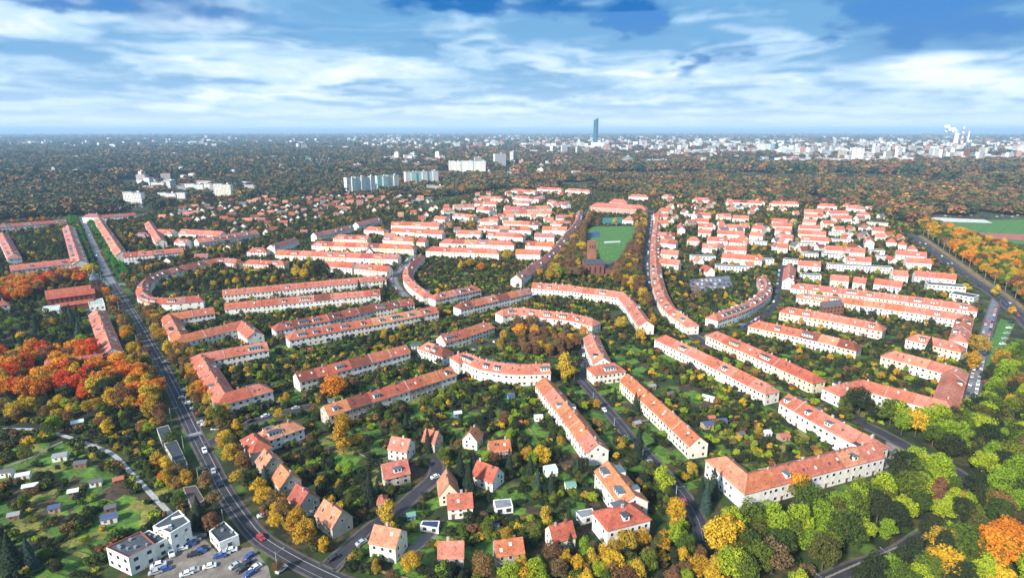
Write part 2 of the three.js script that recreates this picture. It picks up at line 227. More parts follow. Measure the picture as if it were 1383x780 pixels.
// garden plots: mown grass, dry grass and dug soil between the terraces
{
  const near = [[165, 692, 30, 10], [215, 668, 22, 12], [35, 640, 34, 14], [60, 676, 26, 10], [20, 662, 20, 10], [110, 640, 26, 9], [560, 705, 16, 8], [548, 712, 14, 5], [700, 690, 22, 9], [735, 668, 16, 12], [678, 560, 22, 8], [640, 552, 26, 8], [700, 545, 18, 7], [730, 560, 16, 8], [800, 560, 14, 8], [880, 600, 22, 9], [905, 592, 18, 7], [884, 560, 16, 8], [1000, 560, 20, 7], [985, 545, 18, 8], [1040, 575, 18, 6], [1062, 590, 16, 6], [930, 530, 18, 7], [560, 540, 16, 6], [600, 560, 22, 7], [470, 560, 16, 6], [450, 500, 18, 6], [360, 495, 20, 6], [400, 480, 26, 5], [510, 478, 20, 5], [540, 452, 18, 4], [250, 735, 1, 1], [75, 445, 26, 8], [60, 470, 22, 6], [1175, 500, 20, 5], [1100, 475, 24, 5], [1240, 435, 30, 4], [740, 425, 26, 3], [760, 408, 22, 3], [620, 370, 22, 3], [960, 520, 18, 6], [1110, 600, 14, 5], [925, 615, 14, 6], [865, 540, 14, 6], [640, 600, 14, 6], [720, 620, 12, 6], [620, 580, 16, 5], [505, 575, 14, 5], [690, 620, 12, 5]];
  for (const [x, y, w, h] of near) { if (w < 2) continue; const k = rr(-.25, .25), m = pick([M.lawn, M.lawnBright, M.lawnBright, M.lawnDry, M.lawn, M.soil]); area('garden_lawn', m === M.soil ? 'dug brown garden bed between the hedges' : m === M.lawnDry ? 'dry yellowing grass plot between the gardens' : 'small mown green lawn between the gardens', [[x - w / 2, y - h / 2 + h * k], [x + w / 2, y - h / 2 - h * k], [x + w / 2 + h * .5, y + h / 2 - h * k], [x - w / 2 + h * .5, y + h / 2 + h * k]], m, .012 + R() * .01, 4); }
}

// smaller plots of mown grass, dry grass and dug earth across the garden belts
{
  const r = rng(6161), belts = [[[440, 570], [620, 540], [720, 560], [790, 620], [800, 680], [690, 775], [520, 785], [430, 640]], [[300, 470], [600, 430], [640, 500], [600, 545], [440, 575], [330, 590], [290, 540]], [[610, 500], [860, 505], [960, 600], [940, 660], [890, 680], [800, 610], [700, 555]], [[880, 470], [960, 450], [1230, 480], [1290, 550], [1110, 620], [970, 635], [950, 560]], [[-20, 590], [110, 604], [225, 700], [140, 735], [110, 790], [-40, 790]], [[620, 430], [860, 430], [880, 500], [640, 500]], [[-20, 430], [120, 428], [130, 470], [-20, 490]], [[300, 395], [600, 400], [560, 430], [260, 440]], [[890, 390], [1060, 400], [1240, 450], [960, 440]]], n = [95, 60, 90, 90, 90, 30, 14, 24, 24];
  belts.forEach((o, bi) => {
    const p = onGround(o), xs = p.map(q => q[0]), zs = p.map(q => q[1]), x0 = Math.min(...xs), x1 = Math.max(...xs), z0 = Math.min(...zs), z1 = Math.max(...zs); let made = 0, guard = 0;
    while (made < n[bi] && guard++ < 900) {
      const x = rr(x0, x1, r), z = rr(z0, z1, r), w = rr(6, 16, r), d = rr(4.5, 9, r), t = pick([.25, .25, -.5, -.5, .9, 1.3], r) + rr(-.08, .08, r), c = Math.cos(t), s = Math.sin(t), m = pick([M.lawn, M.lawnBright, M.lawnBright, M.lawnDry, M.soil, M.lawn], r);
      const q = [[-w, -d], [w, -d], [w, d], [-w, d]].map(([u, v]) => [x + u * .5 * c - v * .5 * s, z + u * .5 * s + v * .5 * c]);
      if (!inside(x, z, p) || isTaken(x, z, 2)) continue; made++;
      structure('garden_plot', new Faces().flat(q, .011 + made * .00009 + bi * .0004).geo(), m, m === M.soil ? 'dug brown vegetable bed in the gardens' : m === M.lawnDry ? 'patch of dry yellow grass in the gardens' : 'small green grass plot in the gardens');
      takeLine([x - w * .35 * c, z - w * .35 * s], [x + w * .35 * c, z + w * .35 * s], d * .42, 4);
    }
  });
}
// ---------------------------------------------------------------- terraces and houses
const winFrame = new THREE.BoxGeometry(1, 1, 1), glassBox = new THREE.BoxGeometry(1, 1, 1);
// one building along one or more ridge lines; every ten to fifteen metres is a house of its own roof and plaster
function building(name, category, label, lines, o = {}) {
  const q = { w: 10.5, he: 7, hr: 10.8, sec: 14, ends: 'gg', roofs: [...roofMat, plumRoof[1], orangeRoof[1]], walls: wallWhite, dormer: .35, chim: .8, storeys: 2, curved: false, detail: null, ...o }; if (q.detail === 0) { q.w *= 1.16; q.he *= 1.12; q.hr *= 1.14; }
  const seed = rng(Math.round(lines[0][0][0] * 977 + lines[0][0][1] * 131 + 7)), rs = (a, b) => a + (b - a) * seed();
  const worlds = lines.map(l => { let p = onGround(l, q.hr); if (q.ext) { const e = q.ext, n = p.length, u = (a, b) => { const d = Math.hypot(b[0] - a[0], b[1] - a[1]); return [a[0] - (b[0] - a[0]) / d * e, a[1] - (b[1] - a[1]) / d * e]; }; p[0] = u(p[0], p[1]); p[n - 1] = u(p[n - 1], p[n - 2]); } return q.curved ? smooth(p, 7) : p; });
  const o0 = worlds[0][0], root = thing(name, label, category, [o0[0], 0, o0[1]], 0, q.group);
  const dist = Math.hypot(o0[0], o0[1]), lod = q.detail !== null ? q.detail : dist < 310 ? 2 : dist < 620 ? 1 : 0;
  const panes = [], frames = [];
  let nWin = 0;
  worlds.forEach((pw, li) => {
    const pts = pw.map(p => [p[0] - o0[0], p[1] - o0[1]]), st = [];
    const half = q.w * .48, ends = (Array.isArray(q.ends) ? q.ends[li] : q.ends);
    // stations with a mitred side direction
    for (let i = 0; i < pts.length; i++) {
      const d = (a, b) => { const l = Math.hypot(b[0] - a[0], b[1] - a[1]); return [(b[0] - a[0]) / l, (b[1] - a[1]) / l]; };
      const d0 = i ? d(pts[i - 1], pts[i]) : null, d1 = i + 1 < pts.length ? d(pts[i], pts[i + 1]) : null;
      let n, dir; if (d0 && d1) { const n0 = [-d0[1], d0[0]], n1 = [-d1[1], d1[0]], mx = n0[0] + n1[0], mz = n0[1] + n1[1], ml = Math.hypot(mx, mz), k = Math.min(2.6, 2 / Math.max(.3, ml)); n = [mx / ml * k, mz / ml * k]; dir = d1; } else { dir = d0 || d1; n = [-dir[1], dir[0]]; }
      st.push({ p: pts[i], n });
      if (d1) { const l = Math.hypot(pts[i + 1][0] - pts[i][0], pts[i + 1][1] - pts[i][1]), c = q.curved ? 1 : Math.max(1, Math.round(l / q.sec)); for (let k = 1; k < c; k++) st.push({ p: [pts[i][0] + d1[0] * l * k / c, pts[i][1] + d1[1] * l * k / c], n: [-d1[1], d1[0]] }); }
    }
    const over = .5, eo = half + over, ye = q.he - .32, N = st.length;
    for (let k = 0; k + 1 < N; k++) {
      const A = st[k], B = st[k + 1], dx = B.p[0] - A.p[0], dz = B.p[1] - A.p[1], len = Math.hypot(dx, dz), dir = [dx / len, dz / len], first = k === 0, last = k + 2 === N;
      const side = (s, sg, r) => [s.p[0] + s.n[0] * sg * r, s.p[1] + s.n[1] * sg * r];
      const rj = lod === 0 && seed() < .4 ? 0 : rs(-.12, .12), ridge = q.hr + rj, hipL = Math.min(len * .6, half * .95);
      const wm = pick(q.walls, seed), rm = pick(q.roofs, seed);
      // walls
      const wf = new Faces();
      for (const s of [-1, 1]) { const a = side(A, s, half), b = side(B, s, half); s < 0 ? wf.wall(a, b, 0, q.he) : wf.wall(b, a, 0, q.he); }
      { const [e, f, g, h] = [side(A, -1, half), side(B, -1, half), side(B, 1, half), side(A, 1, half)].map(v => [v[0], q.he, v[1]]); wf.quad(e, f, g, h, [0, 0], [0, 0], [0, 0], [0, 0]); }
      const endWall = (S, hip, flip) => { const a = side(S, -1, half), b = side(S, 1, half), [e, f] = flip ? [b, a] : [a, b]; wf.wall(e, f, 0, q.he); if (!hip) wf.tri([e[0], q.he, e[1]], [f[0], q.he, f[1]], [S.p[0], ridge - .12, S.p[1]], [0, q.he], [q.w, q.he], [half, ridge]); };
      const hipA = first && ends[0] === 'h', hipB = last && ends[1] === 'h';
      if (first) endWall(A, hipA, true); if (last) endWall(B, hipB, false);
      part('wall', wf.geo(), wm, root);
      // roof: two slopes with eaves, verge or hip
      const rf = new Faces(), ve = .28;
      const ra = [A.p[0] + dir[0] * (hipA ? hipL : first ? -ve : 0), ridge, A.p[1] + dir[1] * (hipA ? hipL : first ? -ve : 0)], rb = [B.p[0] - dir[0] * (hipB ? hipL : last ? -ve : 0), ridge, B.p[1] - dir[1] * (hipB ? hipL : last ? -ve : 0)];
      const ext = (pnt, e) => [pnt[0] + dir[0] * e, pnt[1] + dir[1] * e];
      const ea = s => { const e = ext(side(A, s, eo), hipA ? -over : first ? -ve : 0); return [e[0], ye, e[1]]; }, eb = s => { const e = ext(side(B, s, eo), hipB ? over : last ? ve : 0); return [e[0], ye, e[1]]; };
      const sl = Math.hypot(eo, ridge - ye), u0 = rs(0, 9), low = (v, h = .16) => [v[0], v[1] - h, v[2]];
      const uA = hipA ? u0 + hipL : u0, uB = hipB ? u0 + len - hipL : u0 + len;
      for (const s of [-1, 1]) {
        const a = ea(s), b = eb(s);
        s > 0 ? rf.quad(a, b, rb, ra, [u0, 0], [u0 + len, 0], [uB, sl], [uA, sl]) : rf.quad(b, a, ra, rb, [u0 + len, 0], [u0, 0], [uA, sl], [uB, sl]);
        rf.quad(low(a), low(b), b, a, [0, 0], [len, 0], [len, .16], [0, .16]);
      }
      if (hipA) { rf.tri(ea(-1), ea(1), ra, [0, 0], [2 * eo, 0], [eo, sl]); rf.quad(low(ea(-1)), low(ea(1)), ea(1), ea(-1), [0, 0], [9, 0], [9, .1], [0, .1]); }
      if (hipB) { rf.tri(eb(1), eb(-1), rb, [0, 0], [2 * eo, 0], [eo, sl]); rf.quad(low(eb(1)), low(eb(-1)), eb(-1), eb(1), [0, 0], [9, 0], [9, .1], [0, .1]); }
      for (const [S, e, r, on] of [[A, ea, ra, first && !hipA], [B, eb, rb, last && !hipB]]) if (on) for (const s of [-1, 1]) rf.quad(low(e(s)), e(s), r, low(r), [0, 0], [0, .16], [sl, .16], [sl, 0]);
      const roofPart = part('roof', rf.geo(), rm, root);
      // plastered gable faces keep off the neighbour's roof; chimneys on the ridge
      const mid = [(A.p[0] + B.p[0]) / 2, (A.p[1] + B.p[1]) / 2], turn = Math.atan2(-dz, dx), nrm = [-dir[1], dir[0]];
      const world = [mid[0] + o0[0], mid[1] + o0[1]], camSide = nrm[0] * -world[0] + nrm[1] * -world[1] > 0 ? 1 : -1;
      const spot = (along, across, y) => [mid[0] + dir[0] * along + nrm[0] * across, y, mid[1] + dir[1] * along + nrm[1] * across];
      const slopeY = a => ridge - (ridge - ye) * Math.abs(a) / eo;
      if (seed() < q.chim) for (let c = 0; c < (lod > 0 && seed() < .4 ? 2 : 1); c++) {
        const e = (hipA || hipB) ? 0 : rs(-.38, .38) * len, ac = rs(-.9, .9), y0 = slopeY(ac) - .5, h = rs(1.5, 2.1), p = spot(e, ac, y0 + h / 2), cw = rs(.55, 1.1);
        const g = mergeGeometries([boxed(cw, h, .55), boxed(cw + .14, .12, .69, 0, h / 2 - .1, 0)]);
        const cm = part('chimney', g, seed() < .5 ? M.chimney : M.chimneyPale, root); cm.position.set(...p); cm.rotation.y = turn;
      }
      if (lod > 0 && !first && !q.curved && Math.abs(A.n[0] ** 2 + A.n[1] ** 2 - 1) < .05 && seed() < .55) for (const s of [-1, 1]) {
        // low party wall standing out of the tiles between two houses
        const pw = part('party_wall', boxed(.3, .34, sl - .1), pick([M.chimneyPale, M.chimney, M.concrete], seed), root); pw.position.set(A.p[0] + nrm[0] * s * eo / 2, (q.hr + ye) / 2 + .08, A.p[1] + nrm[1] * s * eo / 2); pw.rotation.set(0, turn, 0); pw.rotateX(s * Math.atan2(q.hr - ye, eo));
      }
      const room = len - (hipA ? hipL : 0) - (hipB ? hipL : 0), shift = ((hipA ? hipL : 0) - (hipB ? hipL : 0)) / 2;
      const bent = pts.length > 2 && !q.curved && ((k > 0 && Math.abs(st[k].n[0] ** 2 + st[k].n[1] ** 2 - 1) > .05) || Math.abs(st[k + 1].n[0] ** 2 + st[k + 1].n[1] ** 2 - 1) > .05);
      for (const s of [1, -1]) if (seed() < q.dormer * (s === camSide ? .95 : .6) && room > 5 && q.hr - q.he > 2.5 && !bent) {
        // flat-topped dormer set in the slope: white front and cheeks, dark top
        const dl = Math.min(room * .8, pick([2.6, 3.4, 5.2, 7.5], seed)), back = half * .12, front = half * .82, yb = slopeY(front) - .25, yt = Math.min(ridge - .25, slopeY(front) + 1.85), dp = front - back;
        const dm = new THREE.Group(); dm.name = 'dormer'; const p = spot(shift + rs(-.3, .3) * Math.max(0, room - dl), s * (front + back) / 2, 0); dm.position.set(p[0], 0, p[2]); dm.rotation.y = turn; root.add(dm);
        const body = part('dormer_wall', boxed(dl, yt - yb, dp, 0, (yt + yb) / 2, 0), seed() < .75 ? wallWhite[2] : wm, dm);
        part('dormer_roof', boxed(dl + .35, .14, dp + .4, 0, yt + .075, 0), pick([flatRoof[0], flatRoof[2], flatRoof[1], M.zinc], seed), dm);
        const nw = Math.max(1, Math.floor(dl / 1.7));
        if (lod > 1) for (let c = 0; c < nw; c++) part('dormer_window', boxed(1.0, 1.0, .08, ((c + .5) / nw - .5) * (dl - .4), (yt + yb) / 2 + .2, -0 + s * (dp / 2 + .03) * (1)), M.glass, dm);
        else { const gs = []; for (let c = 0; c < nw; c++) gs.push(boxed(1.0, 1.0, .08, ((c + .5) / nw - .5) * (dl - .4), (yt + yb) / 2 + .2, s * (dp / 2 + .03))); stuffPart('dormer_glazing', mergeGeometries(gs), M.glass, dm); }
      } else if (lod > 0 && seed() < .75 && room > 4 && !bent) {
        for (let c = 0; c < 1 + Math.floor(seed() * 3); c++) { const ac = s * rs(.35, .7) * half, p = spot(shift + rs(-.4, .4) * room, ac, slopeY(ac) + .05), rw = part('roof_window', boxed(.85, .1, 1.2), seed() < .7 ? M.dark : M.frame, root); rw.position.set(...p); rw.rotation.set(0, turn, 0); rw.rotateX(s * Math.atan2(ridge - ye, eo)); }
      }
      // windows and doors on both long sides, gable windows at the ends
      const put = (along, across, y, w, h, yaw, door) => {
        const p = spot(along, across, y);
        if (door) { if (lod > 0) { const d = part('door', boxed(1.2, 2.2, .16), M.door, root); d.position.set(...p); d.rotation.y = yaw; part('lintel', boxed(1.9, .14, .9, 0, 1.25, 0), M.concrete, d); } return; }
        if (lod > 1 && nWin < 150) { nWin++; const f = part('window', winFrame, M.frame, root); f.position.set(...p); f.rotation.y = yaw; f.scale.set(w + .26, h + .26, .1); const g = part('pane', glassBox, M.glass, f); g.scale.set(w / (w + .26), h / (h + .26), 1.5); return; }
        const g = boxG.clone(); g.scale(w, h, .12); g.rotateY(yaw); g.translate(...p); panes.push(g);
      };
      const gap = lod > 0 ? 2.75 : 3.2, nC = Math.max(1, Math.floor((len - 1) / gap));
      for (const s of [-1, 1]) {
        const doorAt = seed() < .8 ? Math.floor(seed() * nC) : -1;
        for (let fl = 0; fl < q.storeys; fl++) for (let c = 0; c < nC; c++) {
          const al = ((c + .5) / nC - .5) * (len - .8), y = 1.75 + fl * (q.he - .5) / q.storeys;
          if (fl === 0 && c === doorAt && s === camSide) { put(al, s * half, 1.12, 0, 0, turn, true); continue; }
          if (seed() < .06) continue;
          put(al, s * half, y, seed() < .25 ? 1.5 : 1.05, 1.3, turn, false);
        }
      }
      for (const [on, sg] of [[first, -1], [last, 1]]) if (on) for (let fl = 0; fl < q.storeys; fl++) for (const c of (q.w > 8 ? [-.26, .26] : [-.2, .22])) if (seed() < .75) put(sg * len / 2, c * q.w, 1.75 + fl * (q.he - .5) / q.storeys, 1.0, 1.25, turn + Math.PI / 2, false);
      if ((first && !hipA || last && !hipB) && q.hr - q.he > 3 && lod > 0) for (const [on, sg] of [[first && !hipA, -1], [last && !hipB, 1]]) if (on) put(sg * len / 2, 0, q.he + .9, .9, 1.1, turn + Math.PI / 2, false);
      takeLine([A.p[0] + o0[0], A.p[1] + o0[1]], [B.p[0] + o0[0], B.p[1] + o0[1]], half + 1.2, 1);
    }
  });
  if (panes.length) stuffPart('glazing', mergeGeometries(panes), M.glass, root);
  return root;
}
// flat-roofed block: roof corners as seen, followed down to the ground
function block(name, category, label, corners, h, o = {}) {
  const q = { wall: wallWhite[2], roof: flatRoof[0], storeys: Math.max(1, Math.round(h / 3)), parapet: .45, gap: 3, ww: 1.5, wh: 1.4, ...o };
  let g = o.world ? corners : onGround(corners, h);
  let ar = 0; g.forEach((p, i) => { const n = g[(i + 1) % g.length]; ar += p[0] * n[1] - n[0] * p[1]; }); if (ar > 0) g = g.slice().reverse();
  const c0 = g[0], root = thing(name, label, category, [c0[0], 0, c0[1]], 0, q.group), L = g.map(p => [p[0] - c0[0], p[1] - c0[1]]), n = L.length;
  const cx = L.reduce((a, p) => a + p[0], 0) / n, cz = L.reduce((a, p) => a + p[1], 0) / n, inn = L.map(p => { const l = Math.hypot(p[0] - cx, p[1] - cz); return [p[0] - (p[0] - cx) / l * .5, p[1] - (p[1] - cz) / l * .5]; });
  const wf = new Faces(), rim = new Faces(), panes = [];
  for (let i = 0; i < n; i++) {
    const a = L[i], b = L[(i + 1) % n], l = Math.hypot(b[0] - a[0], b[1] - a[1]); wf.wall(b, a, 0, h + q.parapet);
    const ia = inn[i], ib = inn[(i + 1) % n], y = h + q.parapet; rim.wall(ia, ib, h - .1, y); rim.quad([a[0], y, a[1]], [b[0], y, b[1]], [ib[0], y, ib[1]], [ia[0], y, ia[1]], [0, 0], [l, 0], [l, .5], [0, .5]);
    const c = Math.max(0, Math.floor((l - 1) / q.gap)), yaw = Math.atan2(-(b[1] - a[1]), b[0] - a[0]);
    for (let f = 0; f < q.storeys; f++) for (let k = 0; k < c; k++) { const t = (k + .5) / c, x = a[0] + (b[0] - a[0]) * t, z = a[1] + (b[1] - a[1]) * t, yy = (f + .55) * h / q.storeys; if (q.single) { const wn = part('window', winFrame, M.frame, root); wn.position.set(x, yy, z); wn.rotation.y = yaw; wn.scale.set(q.ww + .2, q.wh + .2, .1); const pn = part('pane', glassBox, M.glass, wn); pn.scale.set(q.ww / (q.ww + .2), q.wh / (q.wh + .2), 1.5); } else { const gg = boxed(q.ww, q.wh, .14, 0, 0, 0, yaw); gg.translate(x, yy, z); panes.push(gg); } }
    takeLine(g[i], g[(i + 1) % n], 1.6, 1);
  }
  part('wall', wf.geo(), q.wall, root); part('roof', new Faces().flat(inn, h).geo(), q.roof, root); part('parapet', rim.geo(), q.rim || q.wall, root);
  if (panes.length) stuffPart('glazing', mergeGeometries(panes), M.glass, root);
  const xs = g.map(p => p[0]), zs = g.map(p => p[1]); if (Math.min(...zs) > -1300) for (let x = Math.min(...xs); x < Math.max(...xs); x++) for (let z = Math.min(...zs); z < Math.max(...zs); z++) if (inside(x, z, g)) take(x, z, 1, 1);
  if (q.kit) { for (let i = 0; i < q.kit; i++) { const t = R(), u = R(), e = [L[0], L[1 % n], L[2 % n], L[3 % n]], x = (e[0][0] * (1 - t) + e[1][0] * t) * (1 - u) + (e[3][0] * (1 - t) + e[2][0] * t) * u, z = (e[0][1] * (1 - t) + e[1][1] * t) * (1 - u) + (e[3][1] * (1 - t) + e[2][1] * t) * u, k = .75, w = rr(.6, 1.1); const v = part('roof_vent', mergeGeometries([boxed(w, .8, w * .7), boxed(w + .15, .1, w * .7 + .15, 0, .42, 0)]), M.metal, root); v.position.set(cx + (x - cx) * k, h + .38, cz + (z - cz) * k); } }
  return root;
}
// ---------------------------------------------------------------- the terraces, traced by their ridges
const MARKS = [['the school', 836, 285], ['the brick church on the lawn', 803, 372], ['the crescent terrace', 1005, 405], ['the tram road', 1285, 355], ['the tram road bend', 1240, 325], ['the grey car park', 960, 385], ['the double row', 1190, 388], ['the spine street', 765, 320], ['the curving street', 540, 365], ['the poplar row', 440, 310], ['the school lawn street', 895, 320], ['the wood edge', 1120, 276], ['the wood edge', 1000, 266], ['the wood behind the ranks', 680, 255], ['the mint apartment slabs', 560, 275], ['the long white flat row', 1160, 358], ['the middle of the villa quarter', 1030, 315], ['the middle of the ranks', 680, 305], ['the leafy curved court', 470, 350]];
function autoLabel(x0, y0, x1, y1, wallWord, noun) {
  const x = (x0 + x1) / 2, y = (y0 + y1) / 2, [a, b] = onGround([[x0, y0], [x1, y1]], 10), l = Math.hypot(b[0] - a[0], b[1] - a[1]), p = at(x, y);
  let best = '', bd = 1e9; for (const [n, u, v] of MARKS) { const q = at(u, v), d = Math.hypot(q.x - p.x, q.z - p.z); if (d < bd) { bd = d; best = n; } }
  return `${l < 24 ? 'very short' : l < 36 ? 'short' : l < 60 ? 'mid-length' : 'long'} ${wallWord} ${noun} near ${best}`;
}
const T = (label, lines, o = {}) => building('terrace', 'terrace', label, typeof lines[0][0] === 'number' ? [lines] : lines, o);
// near the houses and the main road
T('long orange-roofed terrace beside the parked-car street, with its gable towards the corner block', [[735, 509], [772, 552], [808, 599]], { w: 11, roofs: [...orangeRoof, roofMat[3]], dormer: .12, chim: .95, walls: [...wallWhite, wallGrey[3]] });
T('slender orange-roofed terrace with many chimneys running along allotments towards the park', [[848, 504], [900, 549], [945, 590]], { w: 10, roofs: [...orangeRoof, roofMat[5]], dormer: .08, chim: 1, walls: [...wallCream, wallGrey[3]] });
T('grey-fronted terrace with patchwork red roof above the yellow garden tree', [[437, 547], [523, 521], [609, 494]], { w: 11, roofs: [orangeRoof[0], orangeRoof[2], roofMat[2], roofMat[6], roofMat[0]], walls: [wallWhite[0], wallGrey[1], wallGrey[0], wallCream[2]], sec: 11, dormer: .2 });
T('white terrace with dark red roof behind a rusty round tree', [[399, 503], [470, 485], [548, 465]], { w: 11, roofs: [orangeRoof[2], roofMat[2], roofMat[6], roofMat[0]], sec: 12, dormer: .2 });
T('U-shaped block around a small garden beside the main road', [[359, 461], [270, 477], [303, 530], [362, 514]], { w: 12, ends: 'gh', roofs: [roofMat[0], roofMat[1], roofMat[3], roofMat[2]], dormer: .35 });
T('angular white block opening towards the curved terrace', [[287, 414], [228, 423], [244, 452], [326, 432], [344, 447]], { w: 12, ends: 'gg', dormer: .15, roofs: [roofMat[0], roofMat[5], roofMat[1]] });
T('bowed plum-red terrace curling round a leafy garden', [[323, 350], [296, 348], [277, 351], [246, 358], [211, 367], [194, 379], [193, 392], [203, 400], [222, 402], [274, 398]], { w: 11, curved: true, ends: 'hh', roofs: [roofMat[4], roofMat[0], plumRoof[1], roofMat[2], roofMat[7]] });
T('hipped red block with roof terrace at the corner of the lane', [[[404, 564], [344, 584]], [[337, 580], [352, 598]]], { w: 9.5, he: 6, hr: 9.6, ends: ['hh', 'hh'], roofs: [roofMat[2], roofMat[6], orangeRoof[1]], dormer: .5 });
T('white corner building with hipped red front and orange rear arm', [[[821, 622], [858, 668]], [[811, 690], [868, 676]]], { w: 12, he: 8.2, hr: 12, ends: ['gg', 'hh'], roofs: [orangeRoof[0], roofMat[7], roofMat[2]], dormer: .9, storeys: 2 });
T('crescent terrace with long dormers closing the ring garden', [[613, 478], [628, 475], [653, 485], [690, 491], [742, 490]], { w: 12, he: 8, hr: 11.8, curved: true, ends: 'hg', dormer: .55, storeys: 2, roofs: [roofMat[0], roofMat[1], roofMat[3]] });
T('white terrace with four small dormers along the upper ring garden', [[674, 418], [694, 415], [735, 419], [772, 423], [806, 431]], { w: 11.5, curved: true, ends: 'hh', dormer: .6, roofs: [roofMat[1], roofMat[3], roofMat[0]] });
T('kinked terrace ending in a cross-wing beside the ring garden', [[[799, 449], [804, 462], [815, 483]], [[798, 493], [840, 488]]], { w: 11.5, ends: ['gg', 'hh'], dormer: .35, roofs: [roofMat[3], orangeRoof[1], roofMat[0]] });
T('cream hip-roofed corner block with a white arm by parked cars', [[[595, 452], [628, 443], [661, 432]], [[571, 459], [605, 470]]], { w: 11, he: 6.6, ends: ['gh', 'hh'], walls: [wallWhite[0], wallCream[0], wallWhite[1]], dormer: .5 });
T('white terrace bending away below the brick church tower', [[720, 381], [770, 385], [842, 394], [855, 408], [874, 433]], { w: 11.5, ends: 'gg', dormer: .4, roofs: [roofMat[0], roofMat[1], roofMat[3]] });
T('straight white terrace leading up to the brick church', [[617, 409], [668, 398], [714, 388]], { w: 11, ends: 'hg', dormer: .4 });
T('short white terrace with plum roof beside the bowed street', [[583, 397], [612, 391], [645, 384]], { w: 11, ends: 'hh', roofs: [roofMat[0], plumRoof[1], roofMat[3]] });
T('long white terrace with roof terraces facing the lower gardens', [[387, 449], [455, 437], [520, 426], [588, 413]], { w: 11, ends: 'hg', dormer: .75, roofs: [roofMat[0], roofMat[2], orangeRoof[1]] });
T('long terrace with brown-red roof behind the one with roof terraces', [[368, 437], [440, 424], [500, 411], [556, 402]], { w: 10.5, ends: 'hg', dormer: .45, roofs: [roofMat[6], roofMat[2], roofMat[0], roofMat[4]] });
T('long low terrace with a continuous brown roof', [[303, 409], [400, 400], [512, 390]], { w: 10.5, dormer: .3, roofs: [roofMat[6], roofMat[0], roofMat[2], roofMat[3]] });
T('long salmon-roofed terrace closing the leafy curved court', [[300, 391], [400, 382], [520, 371]], { w: 10.5, dormer: .25, ends: 'gh', roofs: [roofMat[1], roofMat[0], roofMat[7]] });
T('narrow bowed terrace beside the short curving street', [[568, 343], [553, 357], [551, 370], [560, 381], [578, 394]], { w: 10, curved: true, roofs: [roofMat[3], roofMat[7], roofMat[0]], dormer: .2, ends: 'gh' });
T('pink-roofed terrace running down beside the brick church garden', [[130, 417], [141, 445], [150, 470]], { w: 12, dormer: .35, roofs: [roofMat[3], roofMat[1]], ends: 'gg' });
T('dark red terrace half hidden behind the flaming grove', [[60, 487], [110, 480], [164, 474]], { w: 11, roofs: [roofMat[6], roofMat[4], roofMat[0]], ends: 'gh', dormer: .2 });
// the long rows on the east side
T('long curving terrace along the street beside the school lawn', [[891, 284], [886, 315], [886, 352], [893, 388], [908, 413], [936, 433]], { w: 11, curved: true, ends: 'gh', dormer: .2, roofs: [roofMat[3], orangeRoof[1], roofMat[0]] });
T('long white terrace above the allotments with a blue-roofed shed at its foot', [[893, 449], [960, 480], [1045, 521]], { w: 11, ends: 'hh', roofs: [orangeRoof[1], roofMat[3], roofMat[0]], dormer: .35, walls: [...wallWhite, wallCream[2]] });
T('cream terrace with hipped end across the parked-car street', [[962, 444], [1030, 473], [1108, 507]], { w: 10.5, ends: 'hh', roofs: [roofMat[0], roofMat[1], roofMat[2]], dormer: .4, walls: [...wallCream, wallWhite[1]] });
T('small crescent terrace with solar panels beside the villas', [[962, 424], [992, 414], [1020, 401], [1035, 387], [1031, 371]], { w: 11, curved: true, ends: 'hg', roofs: [roofMat[1], roofMat[3]], dormer: .5 });
T('yellow-walled terrace with brown-red roof above shrub gardens', [[1015, 431], [1085, 445], [1162, 463]], { w: 11, ends: 'hh', roofs: [roofMat[0], roofMat[2], roofMat[6], orangeRoof[1]], walls: [...wallCream, wallWhite[0]], dormer: .4 });
T('yellow-walled terrace with hipped salmon end below the double row', [[1060, 413], [1125, 424], [1192, 437]], { w: 11, ends: 'hh', walls: wallCream, roofs: [roofMat[1], roofMat[3], roofMat[0]], dormer: .35, ext: 2 });
T('very long salmon terrace forming the back of the double row', [[1070, 381], [1160, 391], [1250, 402], [1322, 412]], { w: 12.5, ends: 'hh', dormer: .35, roofs: [roofMat[1], roofMat[3], roofMat[7]] });
T('orange terrace with wing forming the front of the double row', [[1077, 394], [1142, 401], [1225, 412], [1305, 424], [1297, 453]], { w: 11, dormer: .5, ends: 'hh', roofs: [orangeRoof[1], roofMat[1], roofMat[5], roofMat[3]] });
T('cream hipped terrace in front of the double row', [[1229, 448], [1265, 456], [1304, 465]], { w: 11.5, ends: 'hh', walls: wallCream, dormer: .1, roofs: [roofMat[3], roofMat[1]] });
T('hooked cream block around a garden beside the service road', [[1124, 520], [1165, 512], [1278, 541], [1293, 495], [1197, 470]], { w: 12, ends: 'hh', walls: [...wallCream, wallWhite[0]], dormer: .2, roofs: [roofMat[1], roofMat[3], roofMat[0], orangeRoof[1]] });
T('large white corner block wrapping round allotments beside the park', [[1066, 531], [1110, 555], [1166, 584], [1192, 596]], { w: 12, he: 8.2, hr: 12.2, ends: 'gh', dormer: .75, roofs: [roofMat[1], roofMat[0], roofMat[3]], storeys: 2 });
T('white park-front block with a projecting orange wing', [[1182, 597], [1100, 617], [1010, 640], [970, 607]], { w: 12, he: 8.2, hr: 12, ends: 'gh', dormer: .55, roofs: [roofMat[0], roofMat[1], orangeRoof[1], roofMat[5]], storeys: 2 });
